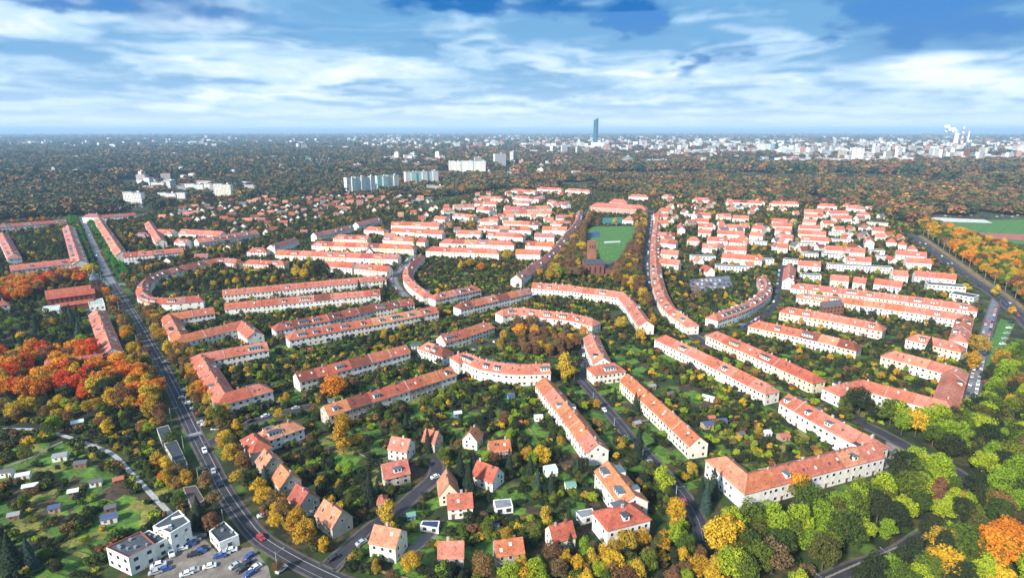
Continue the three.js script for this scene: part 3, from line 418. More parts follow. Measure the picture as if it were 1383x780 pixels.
// the dense ranks of terraces towards the school
const ranks = 'ranks of terraces north of the bowed street', rl = 'salmon-roofed terrace in the dense ranks beside the spine street';
for (const [a, b, e] of [
  [[595, 322], [695, 325], 'hh'], [[577, 332], [675, 336], 'hh'], [[617, 310], [650, 311], 'hg'], [[659, 312], [708, 315], 'gh'], [[647, 303], [718, 306], 'hh'], [[681, 297], [728, 299], 'gg'], [[648, 294], [673, 295], 'hg'], [[673, 288], [695, 289], 'gg'], [[681, 279], [744, 277], 'gh'], [[680, 284], [744, 284], 'gg'], [[694, 263], [730, 266], 'hh'], [[694, 270], [716, 271], 'gg'], [[692, 254], [725, 257], 'gg'],
  [[647, 264], [680, 265], 'hh'], [[642, 271], [671, 272], 'gg'], [[645, 279], [664, 280], 'gg'], [[560, 300], [594, 301], 'gg'], [[562, 309], [599, 311], 'gg'], [[597, 281], [612, 280], 'hh'], [[612, 276], [640, 275], 'gg'], [[614, 287], [643, 290], 'gg'], [[588, 291], [603, 292], 'gg'],
]) T(autoLabel(...a, ...b, e === 'hh' ? 'hipped salmon-roofed' : 'salmon-roofed', 'terrace'), [a, b], { w: 11, ends: e, detail: 0, group: ranks, dormer: .4, sec: 15 });
const cl = 'yellowish terrace in the rows stepping down towards the curving street';
for (const [a, b, e] of [[[529, 299], [598, 300], 'gh'], [[494, 305], [521, 307], 'hh'], [[530, 307], [598, 310], 'gg'], [[452, 316], [498, 318], 'hg'], [[519, 318], [576, 321], 'gg'], [[423, 325], [560, 330], 'hh'], [[374, 337], [539, 343], 'gg'], [[440, 352], [478, 354], 'gg'], [[482, 355], [526, 359], 'gg']]) T(autoLabel(...a, ...b, e === 'hh' ? 'hipped cream' : 'cream', 'terrace'), [a, b], { w: 10.5, ends: e, detail: 0, group: 'rows stepping down to the curving street', dormer: .5, walls: [...wallCream, ...wallWhite], sec: 15 });
T('plum-roofed terrace following the row of poplars', [[423, 314], [455, 308], [473, 303]], { w: 10, roofs: plumRoof, detail: 0, group: 'plum terraces by the poplars' });
T('plum-roofed terrace beyond the tall poplar', [[480, 300], [512, 293]], { w: 10, roofs: plumRoof, detail: 0, group: 'plum terraces by the poplars' });
const sp = 'short terrace ending on the plum-roofed spine street', spg = 'comb of terraces along the spine street';
for (const [a, b] of [[[751, 290], [773, 290]], [[744, 297], [771, 298]], [[733, 305], [766, 306]], [[723, 314], [749, 315]], [[711, 325], [749, 327]], [[697, 336], [730, 337]], [[742, 269], [768, 274]]]) T(autoLabel(...a, ...b, 'gabled red', 'side terrace'), [a, b], { w: 10, detail: 0, group: spg, dormer: .3, sec: 14 });
T('long plum-roofed spine terrace curving beside the brown street trees', [[783, 284], [780, 296], [764, 315], [744, 338], [697, 371]], { w: 10, curved: true, roofs: [...plumRoof, roofMat[7]], detail: 0, dormer: .2 });
const st1 = 'short salmon terrace standing off the street beside the school lawn';
for (const [a, b] of [[[883, 288], [902, 288]], [[884, 297], [902, 297]], [[890, 313], [912, 314]], [[893, 322], [915, 324]], [[894, 336], [917, 338]], [[892, 348], [919, 351]], [[893, 280], [906, 282]]]) T(autoLabel(...a, ...b, 'gabled salmon', 'side terrace'), [a, b], { w: 10, detail: 0, group: 'short terraces off the lawn street', dormer: .15 });
// villa quarter: pitched and flat-roofed rows
const vl = 'small salmon-roofed row house in the villa quarter beyond the crescent', vg = 'row houses of the villa quarter';
for (const [x0, y0, x1, y1, e] of [[944, 286, 961, 287], [939, 294, 958, 295], [944, 301, 963, 302], [944, 309, 961, 310], [969, 288, 987, 288], [990, 290, 1012, 291], [971, 302, 1006, 303], [970, 310, 1006, 312], [956, 319, 983, 320], [986, 321, 1011, 323], [929, 319, 946, 320, 'hh'], [949, 328, 969, 329], [980, 331, 1008, 332], [976, 341, 1030, 345], [1019, 303, 1033, 305], [1015, 312, 1033, 314], [1045, 294, 1065, 296], [1044, 300, 1070, 301], [1049, 306, 1070, 308], [1049, 315, 1072, 317], [1051, 328, 1065, 329], [1087, 282, 1112, 283], [1087, 288, 1105, 289], [1119, 284, 1145, 284], [1124, 290, 1151, 291], [1085, 295, 1103, 296], [1111, 297, 1125, 297], [1080, 303, 1108, 304], [1079, 310, 1116, 312], [1083, 318, 1120, 320], [1127, 305, 1140, 305], [1179, 306, 1196, 307], [1183, 314, 1197, 315], [1198, 321, 1212, 322, 'hh'], [1214, 324, 1226, 325, 'hh'], [1226, 330, 1240, 331, 'hh'], [1115, 331, 1138, 332], [1140, 333, 1169, 335], [1145, 345, 1177, 347], [1079, 351, 1109, 353], [1211, 337, 1252, 340], [1224, 347, 1258, 349], [1206, 364, 1226, 365], [1236, 365, 1264, 367], [1266, 367, 1293, 370], [1123, 370, 1147, 372], [1154, 373, 1171, 375], [1183, 375, 1220, 380], [1068, 356, 1066, 374], [920, 300, 921, 306], [1174, 317, 1176, 323], [938, 288, 945, 287]]) T(autoLabel(x0, y0, x1, y1, e === 'hh' ? 'hip-roofed white' : 'salmon-roofed white', 'row house'), [[x0, y0], [x1, y1]], { w: 9.5, ends: e || 'gg', detail: 0, group: vg, dormer: .2, sec: 14, roofs: [roofMat[0], roofMat[1], roofMat[3], roofMat[7]], walls: [...wallWhite, wallCream[2]] });
const far = 'red-roofed row at the wooded edge of the district', farg = 'rows at the wooded edge';
for (const [x0, y0, x1, y1] of [[895, 262, 910, 262], [936, 266, 960, 267], [981, 269, 1030, 271], [1040, 271, 1074, 272], [1060, 271, 1080, 272], [1105, 274, 1131, 275], [1145, 277, 1171, 279], [1158, 285, 1176, 286], [727, 252, 760, 254], [765, 254, 798, 256], [850, 262, 876, 263]]) T(autoLabel(x0, y0, x1, y1, 'hipped red', 'row'), [[x0, y0], [x1, y1]], { w: 11, detail: 0, group: farg, dormer: .1, ends: 'hh' });
for (const [x0, y0, x1, y1, d, h] of [[933, 346, 967, 347, 9, 6], [967, 359, 1011, 361, 9, 6], [1013, 325, 1036, 327, 9, 6], [1025, 350, 1046, 351, 9, 6], [1058, 350, 1078, 352, 9, 6.5], [1122, 314, 1153, 315, 9, 6], [1125, 323, 1153, 324, 9, 5], [1160, 292, 1176, 293, 10, 6], [1171, 300, 1200, 302, 10, 6], [1150, 299, 1160, 300, 9, 6], [1075, 328, 1102, 329, 9, 6], [1085, 342, 1106, 343, 9, 5], [1111, 343, 1142, 345, 9, 6], [1176, 338, 1196, 339, 10, 6], [1185, 346, 1202, 347, 10, 6], [1119, 357, 1207, 362, 9, 6.5], [1082, 371, 1110, 373, 9, 6], [925, 289, 940, 290, 10, 6], [1254, 384, 1306, 388, 11, 7], [1283, 396, 1316, 402, 14, 6]]) {
  const [a, b] = onGround([[x0, y0], [x1, y1]], h), l = Math.hypot(b[0] - a[0], b[1] - a[1]), n = [-(b[1] - a[1]) / l * d, (b[0] - a[0]) / l * d], s = n[1] > 0 ? -1 : 1;
  block('flat_house', 'house', x0 === 1283 ? 'white flat-roofed hall beside the tram road' : autoLabel(x0, y0, x1, y1, 'white flat-roofed', 'row house'), [a, b, [b[0] + n[0] * s, b[1] + n[1] * s], [a[0] + n[0] * s, a[1] + n[1] * s]], h, { world: true, group: x0 === 1283 ? undefined : 'flat-roofed row houses', wall: pick(wallWhite), roof: pick([flatRoof[0], flatRoof[1], flatRoof[1]]), parapet: .25, gap: 3.2 });
}
block('corner_house', 'house', 'brick-red corner house with flat grey roof between the double rows', [[1108, 408], [1135, 405], [1141, 412], [1112, 415]], 9, { wall: M.chimney, roof: flatRoof[1] });
// west side, round the boulevard
T('terrace along the west side of the garden square', [[2, 313], [18, 343]], { w: 11, detail: 0, ends: 'gh', roofs: [roofMat[7], plumRoof[1]] });
T('long pink terrace closing the garden square beside the teal court', [[12, 358], [93, 349]], { w: 11, detail: 0, roofs: [roofMat[7], roofMat[4]] });
T('terrace with pale dormers lining the boulevard trees', [[91, 303], [107, 351]], { w: 13, detail: 0, roofs: [roofMat[7], plumRoof[1], roofMat[3]], dormer: .7 });
T('orange-roofed terrace on the far side of the boulevard', [[132, 293], [163, 339]], { w: 11, detail: 0, roofs: [orangeRoof[1], roofMat[3], roofMat[7]], dormer: .3 });
T('white terrace behind a hedge of russet trees', [[-15, 304], [88, 296]], { w: 11, he: 8, hr: 11, storeys: 3, detail: 0, roofs: [plumRoof[0], roofMat[4]] });
T('white building with brown hipped roof at the head of the boulevard', [[114, 288], [136, 288]], { w: 14, he: 9, hr: 13, storeys: 3, detail: 0, ends: 'hh', roofs: [plumRoof[0]] });
T('long white terrace under russet trees beyond the boulevard', [[137, 290], [182, 287]], { w: 11, he: 9, hr: 12, storeys: 3, detail: 0, roofs: [plumRoof[2], roofMat[4]] });
T('tall white terrace with many dormers facing the poplar row', [[166, 341], [205, 338], [246, 334]], { w: 12, he: 9, hr: 13, storeys: 3, detail: 1, dormer: .9, roofs: [roofMat[7], roofMat[0], roofMat[4]] });
T('stepped white terrace with pink roofs above the poplars', [[264, 322], [302, 317], [345, 310]], { w: 15, he: 9.5, hr: 14, storeys: 3, detail: 1, dormer: .5, sec: 10, roofs: [roofMat[7], roofMat[3], plumRoof[1]] });
T('pink terrace behind the stepped white one', [[245, 309], [301, 312]], { w: 12, he: 8, hr: 12, storeys: 3, detail: 0, roofs: [roofMat[7], roofMat[3]] });
T('narrow white terrace running towards the russet avenue', [[200, 298], [217, 323]], { w: 11, he: 8, hr: 11.5, storeys: 3, detail: 0, roofs: [roofMat[7], roofMat[3]] });
T('short red terrace beside the stepped white one', [[213, 309], [235, 310]], { w: 11, he: 7, hr: 11, detail: 0, roofs: [roofMat[2], roofMat[7]] });
T('white-fronted house with salmon roof next to the stepped terrace', [[239, 322], [254, 323]], { w: 11, he: 8, hr: 11, detail: 0, roofs: [roofMat[7]] });
T('hip-roofed salmon villa beside the poplar row', [[335, 334], [361, 334]], { w: 12, he: 6, hr: 10, ends: 'hh', detail: 1, roofs: [roofMat[0], roofMat[7]] });
T('low salmon terrace in front of the hip-roofed villa', [[331, 350], [386, 352]], { w: 10, ends: 'hh', detail: 1, roofs: [roofMat[0], roofMat[1], roofMat[2]] });
T('plum-roofed terrace between poplar row and yellow tree', [[365, 330], [398, 320]], { w: 10, detail: 0, roofs: plumRoof });
T('dark red house in the garden behind the boulevard', [[180, 314], [202, 313]], { w: 11, detail: 0, roofs: [plumRoof[0]], ends: 'hh' });
T('small red-roofed house on the far side of the church garden', [[-6, 405], [10, 403]], { w: 9, ends: 'hh', detail: 1, roofs: [roofMat[2]] });
// ---------------------------------------------------------------- detached houses
const Hs = (label, a, b, o) => { const q = { w: 8, he: 4.4, hr: 8.8, sec: 40, dormer: 0, chim: 1, detail: 2, ...o }; q.w *= 1.02; q.he *= 1.06; q.hr *= 1.06; return building('house', 'house', label, [[a, b]], q); };
Hs('white gabled house with a side porch at the top of the lane', [529, 588], [554, 592], { w: 9, he: 5, hr: 9.2, roofs: [roofMat[3]], walls: [wallWhite[2]] });
Hs('grey-brown house with broad pink roof beside the lane', [515, 626], [549, 618], { w: 9.5, he: 4.6, hr: 9, roofs: [roofMat[7]], walls: [wallGrey[3]], dormer: .6 });
Hs('low salmon-roofed garden cottage under dark trees', [510, 668], [521, 667], { w: 6, he: 2.4, hr: 4.3, ends: 'hh', roofs: [roofMat[1]], walls: [wallGrey[3]], storeys: 1, chim: 0 });
Hs('steep orange gabled house with stuccoed gable across the lane', [603, 632], [606, 652], { w: 8, he: 4.2, hr: 9.6, roofs: [orangeRoof[1]], walls: [wallCream[3]] });
Hs('house with red-stained roof and pale wall beside the steep gable', [604, 667], [637, 664], { w: 8.5, he: 4.6, hr: 8.2, roofs: [roofMat[0]], walls: [wallWhite[1]] });
Hs('cream two-storey house with salmon roof and white gable by the driveway', [506, 707], [541, 714], { w: 9.5, he: 6.2, hr: 10.2, roofs: [orangeRoof[1]], walls: [wallCream[2]] });
Hs('brown house with salmon roof next to the blue-roofed carport', [592, 730], [626, 729], { w: 8, he: 5, hr: 8.6, roofs: [roofMat[3]], walls: [wallGrey[1]] });
Hs('double-gabled house half hidden by a spruce', [575, 578], [592, 582], { w: 8, roofs: [roofMat[1]], walls: [wallGrey[3]] });
Hs('small gabled house with cream front on the upper gardens', [634, 583], [642, 573], { w: 7.6, roofs: [orangeRoof[0]], walls: [wallCream[2]], hr: 8.6 });
Hs('low house with dark orange roof behind the conifers', [660, 595], [688, 592], { w: 8, he: 4, hr: 7.6, roofs: [roofMat[5]], walls: [wallGrey[0]] });
Hs('white gabled house with dark red roof above the garages', [645, 621], [673, 631], { w: 9, he: 4.4, hr: 9, roofs: [roofMat[2]], walls: [wallWhite[2]], dormer: .6 });
Hs('brown house with red roof and turquoise-framed windows', [668, 729], [705, 724], { w: 8, he: 5.4, hr: 8.6, roofs: [roofMat[5]], walls: [wallGrey[0]] });
Hs('cream house with dark red roof and white terrace beside a spruce', [742, 709], [772, 702], { w: 7.6, he: 5, hr: 9, roofs: [roofMat[2]], walls: [wallCream[2]] });
Hs('stuccoed gabled house, first of four beside the golden bank', [357, 605], [367, 616], { w: 9, he: 5, hr: 9.4, roofs: [orangeRoof[1]], walls: [wallGrey[0]] });
Hs('bright orange gabled house, second of four beside the golden bank', [379, 626], [391, 639], { w: 9, he: 4.6, hr: 9.2, roofs: [orangeRoof[0]], walls: [wallGrey[3]] });
Hs('red-roofed gabled house, third of four beside the golden bank', [401, 652], [416, 664], { w: 9, he: 5, hr: 9.4, roofs: [roofMat[4]], walls: [wallGrey[1]] });
Hs('salmon-roofed gabled house with dormers, last of four beside the golden bank', [438, 673], [461, 690], { w: 9, he: 4.8, hr: 9.4, roofs: [orangeRoof[1]], walls: [wallGrey[1]] });
// garages, workshops and sheds
block('double_garage', 'garage', 'white double garage with two brown doors below the white house', [[666, 675], [690, 673], [693, 684], [669, 687]], 2.8, { roof: flatRoof[3], gap: 2.7, ww: 2, wh: 1.7, parapet: .12, single: 1, storeys: 1 });
block('pale_outbuilding', 'outbuilding', 'pale flat-roofed outbuilding behind the corner building', [[776, 690], [800, 686], [804, 695], [785, 700]], 3, { roof: flatRoof[3], parapet: .15, storeys: 1 });
block('carport', 'carport', 'dark blue flat carport at the end of the driveway', [[570, 703], [594, 703], [592, 713], [567, 709]], 2.6, { roof: mat([.02, .035, .10]), parapet: .1, storeys: 1 });
block('garden_pavilion', 'shed', 'blue-grey garden shed with white door beside the long orange terrace', [[733, 629], [750, 626], [754, 634], [738, 637]], 2.6, { roof: mat([.45, .52, .6]), parapet: .1, storeys: 1 });
block('row_garage', 'garage', 'dark-roofed garage row beside the main road, upper half', [[211, 578], [227, 574], [234, 591], [218, 596]], 3, { roof: flatRoof[2], wall: wallGrey[1], storeys: 1, single: 1, gap: 4, parapet: .2 });
block('row_garage', 'garage', 'dark-roofed garage row beside the main road, lower half', [[221, 599], [238, 594], [253, 627], [241, 632]], 3, { roof: flatRoof[2], wall: wallGrey[1], storeys: 1, single: 1, gap: 4, parapet: .2 });
block('brown_shed', 'shed', 'brown flat-roofed shed among golden trees beside the road', [[247, 658], [264, 655], [276, 675], [259, 686]], 3, { roof: mat([.10, .07, .075], { map: stoneMap }), wall: wallGrey[2], storeys: 1, parapet: .1 });
block('yard_office', 'outbuilding', 'white yard building with dark roof beside the workshop', [[282, 718], [302, 704], [322, 723], [296, 734]], 4, { roof: flatRoof[2], storeys: 1, single: 1, kit: 2 });
block('workshop', 'workshop', 'white workshop with flat dark roof and red trim, low western wing', [[143, 740], [190, 718], [209, 735.5], [173, 754]], 7, { roof: flatRoof[0], kit: 6, gap: 3.4, storeys: 2, single: 1, wall: wallWhite[1], rim: mat([.28, .07, .05]) });
block('workshop', 'workshop', 'white workshop wing with sunken black roof between the other two', [[186, 724], [201, 716.5], [226, 727.5], [209, 736.5]], 6, { roof: flatRoof[2], kit: 3, gap: 3, storeys: 2, single: 1, wall: wallWhite[1] });
block('workshop', 'workshop', 'tall white workshop hall with two skylights on its dark roof', [[206, 711.6], [241.5, 689], [256.6, 705], [229.5, 721]], 8.5, { roof: flatRoof[0], gap: 2.6, ww: 1.1, wh: 1.1, storeys: 2, single: 1, kit: 2, wall: wallWhite[2] });
{ // skylights on the tall hall
  const a = at(231, 702, 8.9), b = at(240, 698, 8.9), c = at(222, 712, 8.9);
  for (const p of [b, c]) { const s = thing('skylight', 'pale rectangular skylight on the dark workshop roof', 'skylight', [p.x, 8.5, p.z], .55, 'workshop skylights'); part('frame', boxed(4.4, .5, 1.7, 0, .25, 0), M.metal, s); part('glazing', boxed(4.1, .08, 1.4, 0, .55, 0), M.frame, s); }
}
// small garden sheds with pitched lids
const shedRoofs = [mat([.05, .07, .16]), mat([.22, .23, .24]), mat([.40, .10, .07]), mat([.12, .25, .20]), mat([.55, .56, .56]), mat([.09, .09, .1])], shedWalls = [wallWhite[2], wallWhite[0], mat([.22, .12, .06]), mat([.34, .26, .16]), wallCream[2], mat([.10, .22, .30])];
function shed(px, py, turn, w, d, h, ri, wi, label, group) { w *= 1.25; d *= 1.25; h *= 1.1;
  const p = at(px, py), g = thing('garden_shed', label, 'shed', [p.x, 0, p.z], turn, group), f = new Faces(), r = new Faces(), a = w / 2, b = d / 2, e = .25, top = h + .8;
  f.wall([-a, b], [a, b], 0, h); f.wall([a, -b], [-a, -b], 0, h); f.wall([a, b], [a, -b], 0, h); f.wall([-a, -b], [-a, b], 0, h); f.tri([a, h, b], [a, h, -b], [a, top - .1, 0]); f.tri([-a, h, -b], [-a, h, b], [-a, top - .1, 0]);
  for (const s of [-1, 1]) { r.quad([-a - e, h - .15, s * (b + e)], [a + e, h - .15, s * (b + e)], [a + e, top, 0], [-a - e, top, 0]); r.quad([-a - e, h - .25, s * (b + e)], [a + e, h - .25, s * (b + e)], [a + e, h - .15, s * (b + e)], [-a - e, h - .15, s * (b + e)]); }
  part('wall', f.geo(), shedWalls[wi], g); part('roof', r.geo(), shedRoofs[ri], g); part('door', boxed(.9, 1.9, .08, a * .3, .96, b), M.door, g); part('window', boxed(.9, .7, .08, -a * .45, 1.45, b), M.glass, g);
  take(p.x, p.z, Math.max(w, d) / 2 + .8, 1);
}
const sw = ['navy', 'grey', 'red', 'green', 'pale', 'black'], ww = ['white', 'white', 'brown', 'tan', 'cream', 'blue'];
for (const [x, y, t, w, d, h, ri, wi] of [[148, 704, .5, 4.2, 3, 2.4, 0, 0], [82, 620, .4, 4.4, 3.2, 2.4, 1, 0], [110, 630, .3, 4, 3, 2.3, 5, 2], [10, 642, .2, 3.6, 2.8, 2.3, 5, 0], [32, 646, .4, 4, 2.6, 2.2, 4, 0], [105, 575, .6, 4.2, 3.2, 2.5, 4, 3], [150, 690, .5, 3, 2.6, 2.2, 5, 2], [42, 660, .4, 4.4, 2.4, 1.9, 4, 3], [727, 567, .1, 3.4, 2.8, 2.3, 4, 0], [770, 660, .2, 3.4, 3, 2.4, 3, 4], [745, 642, .3, 3.6, 2.4, 2, 4, 4], [618, 562, .3, 3.2, 2.4, 2.3, 4, 5], [700, 575, .5, 3, 2.4, 2.1, 2, 3], [955, 577, .3, 4.4, 3.2, 2.4, 0, 3], [975, 572, .2, 3.6, 2.8, 2.2, 0, 2], [957, 540, -.6, 5.2, 2.6, 2, 4, 4], [1035, 588, .2, 3, 3, 2.2, 4, 0], [1058, 593, .2, 4.2, 3.2, 2.3, 2, 3], [960, 568, .2, 3, 2.4, 2.2, 2, 2], [668, 715, .2, 2.4, 1.8, 2, 0, 5], [555, 700, .3, 2.6, 2.2, 2, 3, 5], [880, 525, .4, 3.4, 2.6, 2.2, 1, 3], [905, 535, .4, 3, 2.6, 2.2, 5, 2], [690, 538, .3, 3, 2.6, 2.2, 0, 5], [560, 470, .3, 4, 3, 2.3, 0, 0], [535, 486, .2, 3, 2.6, 2.2, 2, 2], [448, 545, .1, 3, 2.6, 2.4, 5, 0], [790, 580, .5, 3, 2.4, 2.1, 2, 2], [860, 575, .4, 3, 2.4, 2.1, 1, 2], [1000, 590, .3, 3, 2.4, 2.1, 5, 2], [1090, 575, .2, 3, 2.4, 2.1, 4, 0], [420, 475, .2, 3, 2.4, 2.1, 2, 2], [20, 700, .4, 3, 2.4, 2.1, 1, 2], [75, 690, .4, 3.2, 2.6, 2.2, 0, 3], [100, 668, .4, 3, 2.4, 2.1, 4, 2], [160, 652, .6, 3, 2.4, 2.1, 2, 2], [130, 655, .4, 3.4, 2.4, 2.2, 5, 0]]) {
  const where = x < 260 ? 'in the allotments below the grove' : x < 600 && y < 560 ? 'between the western terraces' : y > 610 && x < 800 ? 'among the detached houses' : x > 880 ? 'in the gardens below the eastern terraces' : 'in the gardens of the orange-roofed terrace';
  shed(x, y, t, w, d, h, ri, wi, `${ww[wi]} garden shed with ${sw[ri]} roof ${where}`, `${ww[wi]} and ${sw[ri]} sheds ${where}`);
}
// ---------------------------------------------------------------- landmarks
{ // brick church with lawn tower
  const b = at(803, 372), g = thing('brick_church', 'brick church with a tall square tower standing on the school lawn', 'church', [b.x, 0, b.z], .05); g.scale.setScalar(1.35);
  part('nave', boxed(14, 9.5, 20, 0, 4.75, -8), M.brick, g); part('tower', boxed(6.6, 24, 5, 0, 12, -15), mat([.42, .17, .10], { map: stoneMap }), g);
  part('tower_cap', boxed(7, .6, 5.4, 0, 24.3, -15), M.chimney, g); for (const s of [-1, 1]) part('side_aisle', boxed(6, 5.5, 15, s * 10, 2.75, -7), M.brick, g);
  const rf = new Faces(); rf.quad([-7.4, 9.5, 2.4], [7.4, 9.5, 2.4], [7.4, 11.6, -7], [-7.4, 11.6, -7]); rf.quad([-7.4, 11.6, -7], [7.4, 11.6, -7], [7.4, 9.5, -18.4], [-7.4, 9.5, -18.4]); for (const s of [-1, 1]) rf.tri([s * 7.4, 9.5, 2.4], [s * 7.4, 9.5, -18.4], [s * 7.4, 11.6, -7]);
  part('roof', rf.geo(), flatRoof[0], g); for (const s of [-1, 1]) part('aisle_roof', boxed(6.4, .3, 15.4, s * 10.1, 5.65, -7), mat([.03, .04, .07]), g);
  for (const s of [-1, 0, 1]) part('window', boxed(1.1, 5, .2, s * 4, 5, 2.05), M.glass, g); for (let k = 0; k < 3; k++) part('louvre', boxed(.8, 3, .2, (k - 1) * 1.9, 20.5, -12.45), M.dark, g);
  take(b.x, b.z - 11, 20, 1);
}
{ // red brick church by the boulevard
  const redBrick = mat([.40, .10, .07], { map: stoneMap });
  const a = at(66, 421, 0), g = thing('hall_church', 'long red brick church with spired tower beside the boulevard crossing', 'church', [a.x, 0, a.z], Math.atan2(-(at(136, 411).z - a.z), at(136, 411).x - a.x)), L = at(130, 411).distanceTo(a);
  part('nave', boxed(L, 11, 16, L / 2, 5.5, -8), redBrick, g); const r = new Faces(); for (const s of [1, -1]) r.quad([-.5, 10.8, -8 + s * 8.6], [L + .5, 10.8, -8 + s * 8.6], [L + .5, 17, -8], [-.5, 17, -8], [0, 0], [L, 0], [L, 10], [0, 10]); for (const e of [-.1, L + .1]) r.tri([e, 10.8, 0], [e, 10.8, -16], [e, 17, -8], [0, 0], [16, 0], [8, 6]);
  part('roof', r.geo(), roofMat[2], g); part('aisle', boxed(L * .8, 4.5, 5, L * .55, 2.25, 2.5), M.brick, g); const ar = new Faces(); ar.quad([L * .14, 4.4, 5.4], [L * .96, 4.4, 5.4], [L * .96, 6.4, 0], [L * .14, 6.4, 0], [0, 0], [30, 0], [30, 5], [0, 5]); part('aisle_roof', ar.geo(), roofMat[2], g);
  for (let k = 0; k < 9; k++) part('window', boxed(1.2, 3.2, .2, L * (.1 + .1 * k), 8.2, .03), M.glass, g);
  part('tower', boxed(7.5, 22, 8, L + 2, 11, -8), mat([.22, .085, .07], { map: stoneMap }), g); for (const s of [-1, 1]) part('louvre', boxed(1.3, 3.6, .2, L + 2 + s * 1.6, 18.6, -3.95), M.dark, g);
  const sp = new THREE.ConeGeometry(5.6, 7, 4, 1); sp.rotateY(Math.PI / 4); sp.translate(L + 2, 25.5, -8); part('spire', sp, M.zinc, g); part('finial', new THREE.CylinderGeometry(.15, .5, 5, 6).translate(L + 2, 30.5, -8), M.metal, g);
  for (let k = 0; k <= 10; k++) take(a.x + (at(136, 411).x - a.x) * k / 10, a.z + (at(136, 411).z - a.z) * k / 10 - 7, 13, 1);
}
building('parish_hall', 'hall', 'pale green-roofed parish hall in front of the brick church', [[[58, 413], [80, 411]]], { w: 10, he: 4, hr: 7.5, roofs: [mat([.55, .66, .60], { map: stoneMap })], ends: 'gg', dormer: 0, chim: 0, storeys: 1, detail: 1 });
block('church_annex', 'annex', 'small annex with pale green roof beside the pink terrace', [[118, 405], [138, 403], [141, 411], [120, 413]], 5, { roof: mat([.5, .6, .52], { map: stoneMap }), storeys: 1 });
building('school', 'school', 'broad salmon-roofed school at the head of the lawn', [[[799, 273], [874, 277]]], { w: 19, he: 10, hr: 15, sec: 30, storeys: 4, ends: 'hh', roofs: [roofMat[7], roofMat[3]], walls: [mat([.62, .40, .34], { map: plasterMap })], detail: 0, dormer: 0 });
building('school_centre', 'school', 'raised middle block of the school with straight salmon roof', [[[824, 268], [848, 269]]], { w: 15, he: 13.5, hr: 18, storeys: 4, ends: 'hh', roofs: [roofMat[7]], walls: [mat([.62, .40, .34], { map: plasterMap })], detail: 0, dormer: 0 });
building('school_annex', 'school', 'low salmon-roofed gymnasium between the lawn trees and school', [[[843, 291], [858, 292]]], { w: 15, he: 6, hr: 11, roofs: [roofMat[3]], detail: 0, ends: 'hh', dormer: 0 });
// villas in the far west quarter
function villas(seed, outline, sx, sz, skip, where, free) {
  const r = rng(seed), poly = onGround(outline), xs = poly.map(p => p[0]), zs = poly.map(p => p[1]);
  for (let x = Math.min(...xs); x < Math.max(...xs); x += sx) for (let z = Math.min(...zs); z < Math.max(...zs); z += sz) {
    const X = x + rr(-5, 5, r), Z = z + rr(-6, 6, r); if (!inside(X, Z, poly) || (free ? [[0, 0], [free, 0], [-free, 0], [0, free], [0, -free]].some(([u, v]) => isTaken(X + u, Z + v, 3)) : isTaken(X, Z, 1)) || r() < skip) continue; const ri = Math.floor(r() * 6), wi = Math.floor(r() * 4), big = r() < .4, rw = ['salmon', 'red', 'orange', 'plum', 'grey', 'brown-red'][ri], vw = ['white', 'pale', 'cream', 'stone-grey'][wi], g = thing('villa', `${big ? 'large' : 'small'} ${vw} gabled villa with ${rw} roof ${where}`, 'house', [X, 0, Z], Math.round(r() * 2) * 1.57 + .2, `${vw} villas with ${rw} roofs ${where}`), w = big ? rr(9.5, 11, r) : rr(7.5, 9, r), l = big ? rr(12, 15, r) : rr(8.5, 11, r), he = rr(4.5, 6.5, r), hr = he + rr(3.5, 5, r), f = new Faces(), q = new Faces(), a = l / 2, b = w / 2;
    f.wall([-a, b], [a, b], 0, he); f.wall([a, -b], [-a, -b], 0, he); f.wall([a, b], [a, -b], 0, he); f.wall([-a, -b], [-a, b], 0, he); f.tri([a, he, b], [a, he, -b], [a, hr - .1, 0]); f.tri([-a, he, -b], [-a, he, b], [-a, hr - .1, 0]); for (const s of [-1, 1]) q.quad([-a - .4, he - .3, s * (b + .5)], [a + .4, he - .3, s * (b + .5)], [a + .4, hr, 0], [-a - .4, hr, 0], [0, 0], [l, 0], [l, 6], [0, 6]);
    part('wall', f.geo(), [wallWhite[2], wallWhite[1], wallCream[2], wallGrey[3]][wi], g); part('roof', q.geo(), [roofMat[3], roofMat[2], orangeRoof[1], plumRoof[0], flatRoof[1], roofMat[6]][ri], g); part('chimney', boxed(.7, 2, .7, a * .3, hr - .2, .3), M.chimney, g); const ps = []; for (let c = 0; c < 3; c++) for (const s of [-1, 1]) for (const y of [1.7, 4]) ps.push(boxed(1.1, 1.3, .15, (c - 1) * l * .3, y, s * b)); stuffPart('glazing', mergeGeometries(ps), M.glass, g); take(X, Z, 5, 1);
  }
}
villas(404, [[215, 300], [240, 283], [330, 272], [430, 262], [520, 264], [600, 272], [540, 285], [470, 291], [420, 305], [350, 309], [310, 307], [240, 303]], 26, 31, .28, 'beyond the poplar row', 0);
villas(405, [[888, 268], [1080, 276], [1200, 285], [1262, 345], [1250, 380], [1080, 372], [930, 372], [895, 345]], 25, 25, .72, 'between the flat rows of the villa quarter', 8.5);
villas(406, [[440, 318], [540, 290], [650, 262], [770, 260], [770, 285], [735, 330], [560, 345], [440, 350]], 24, 24, .72, 'squeezed between the ranks of terraces', 9);
villas(407, [[170, 345], [330, 310], [420, 318], [400, 345], [330, 345], [200, 365]], 28, 28, .6, 'between the poplar row and the bowed terrace', 9);
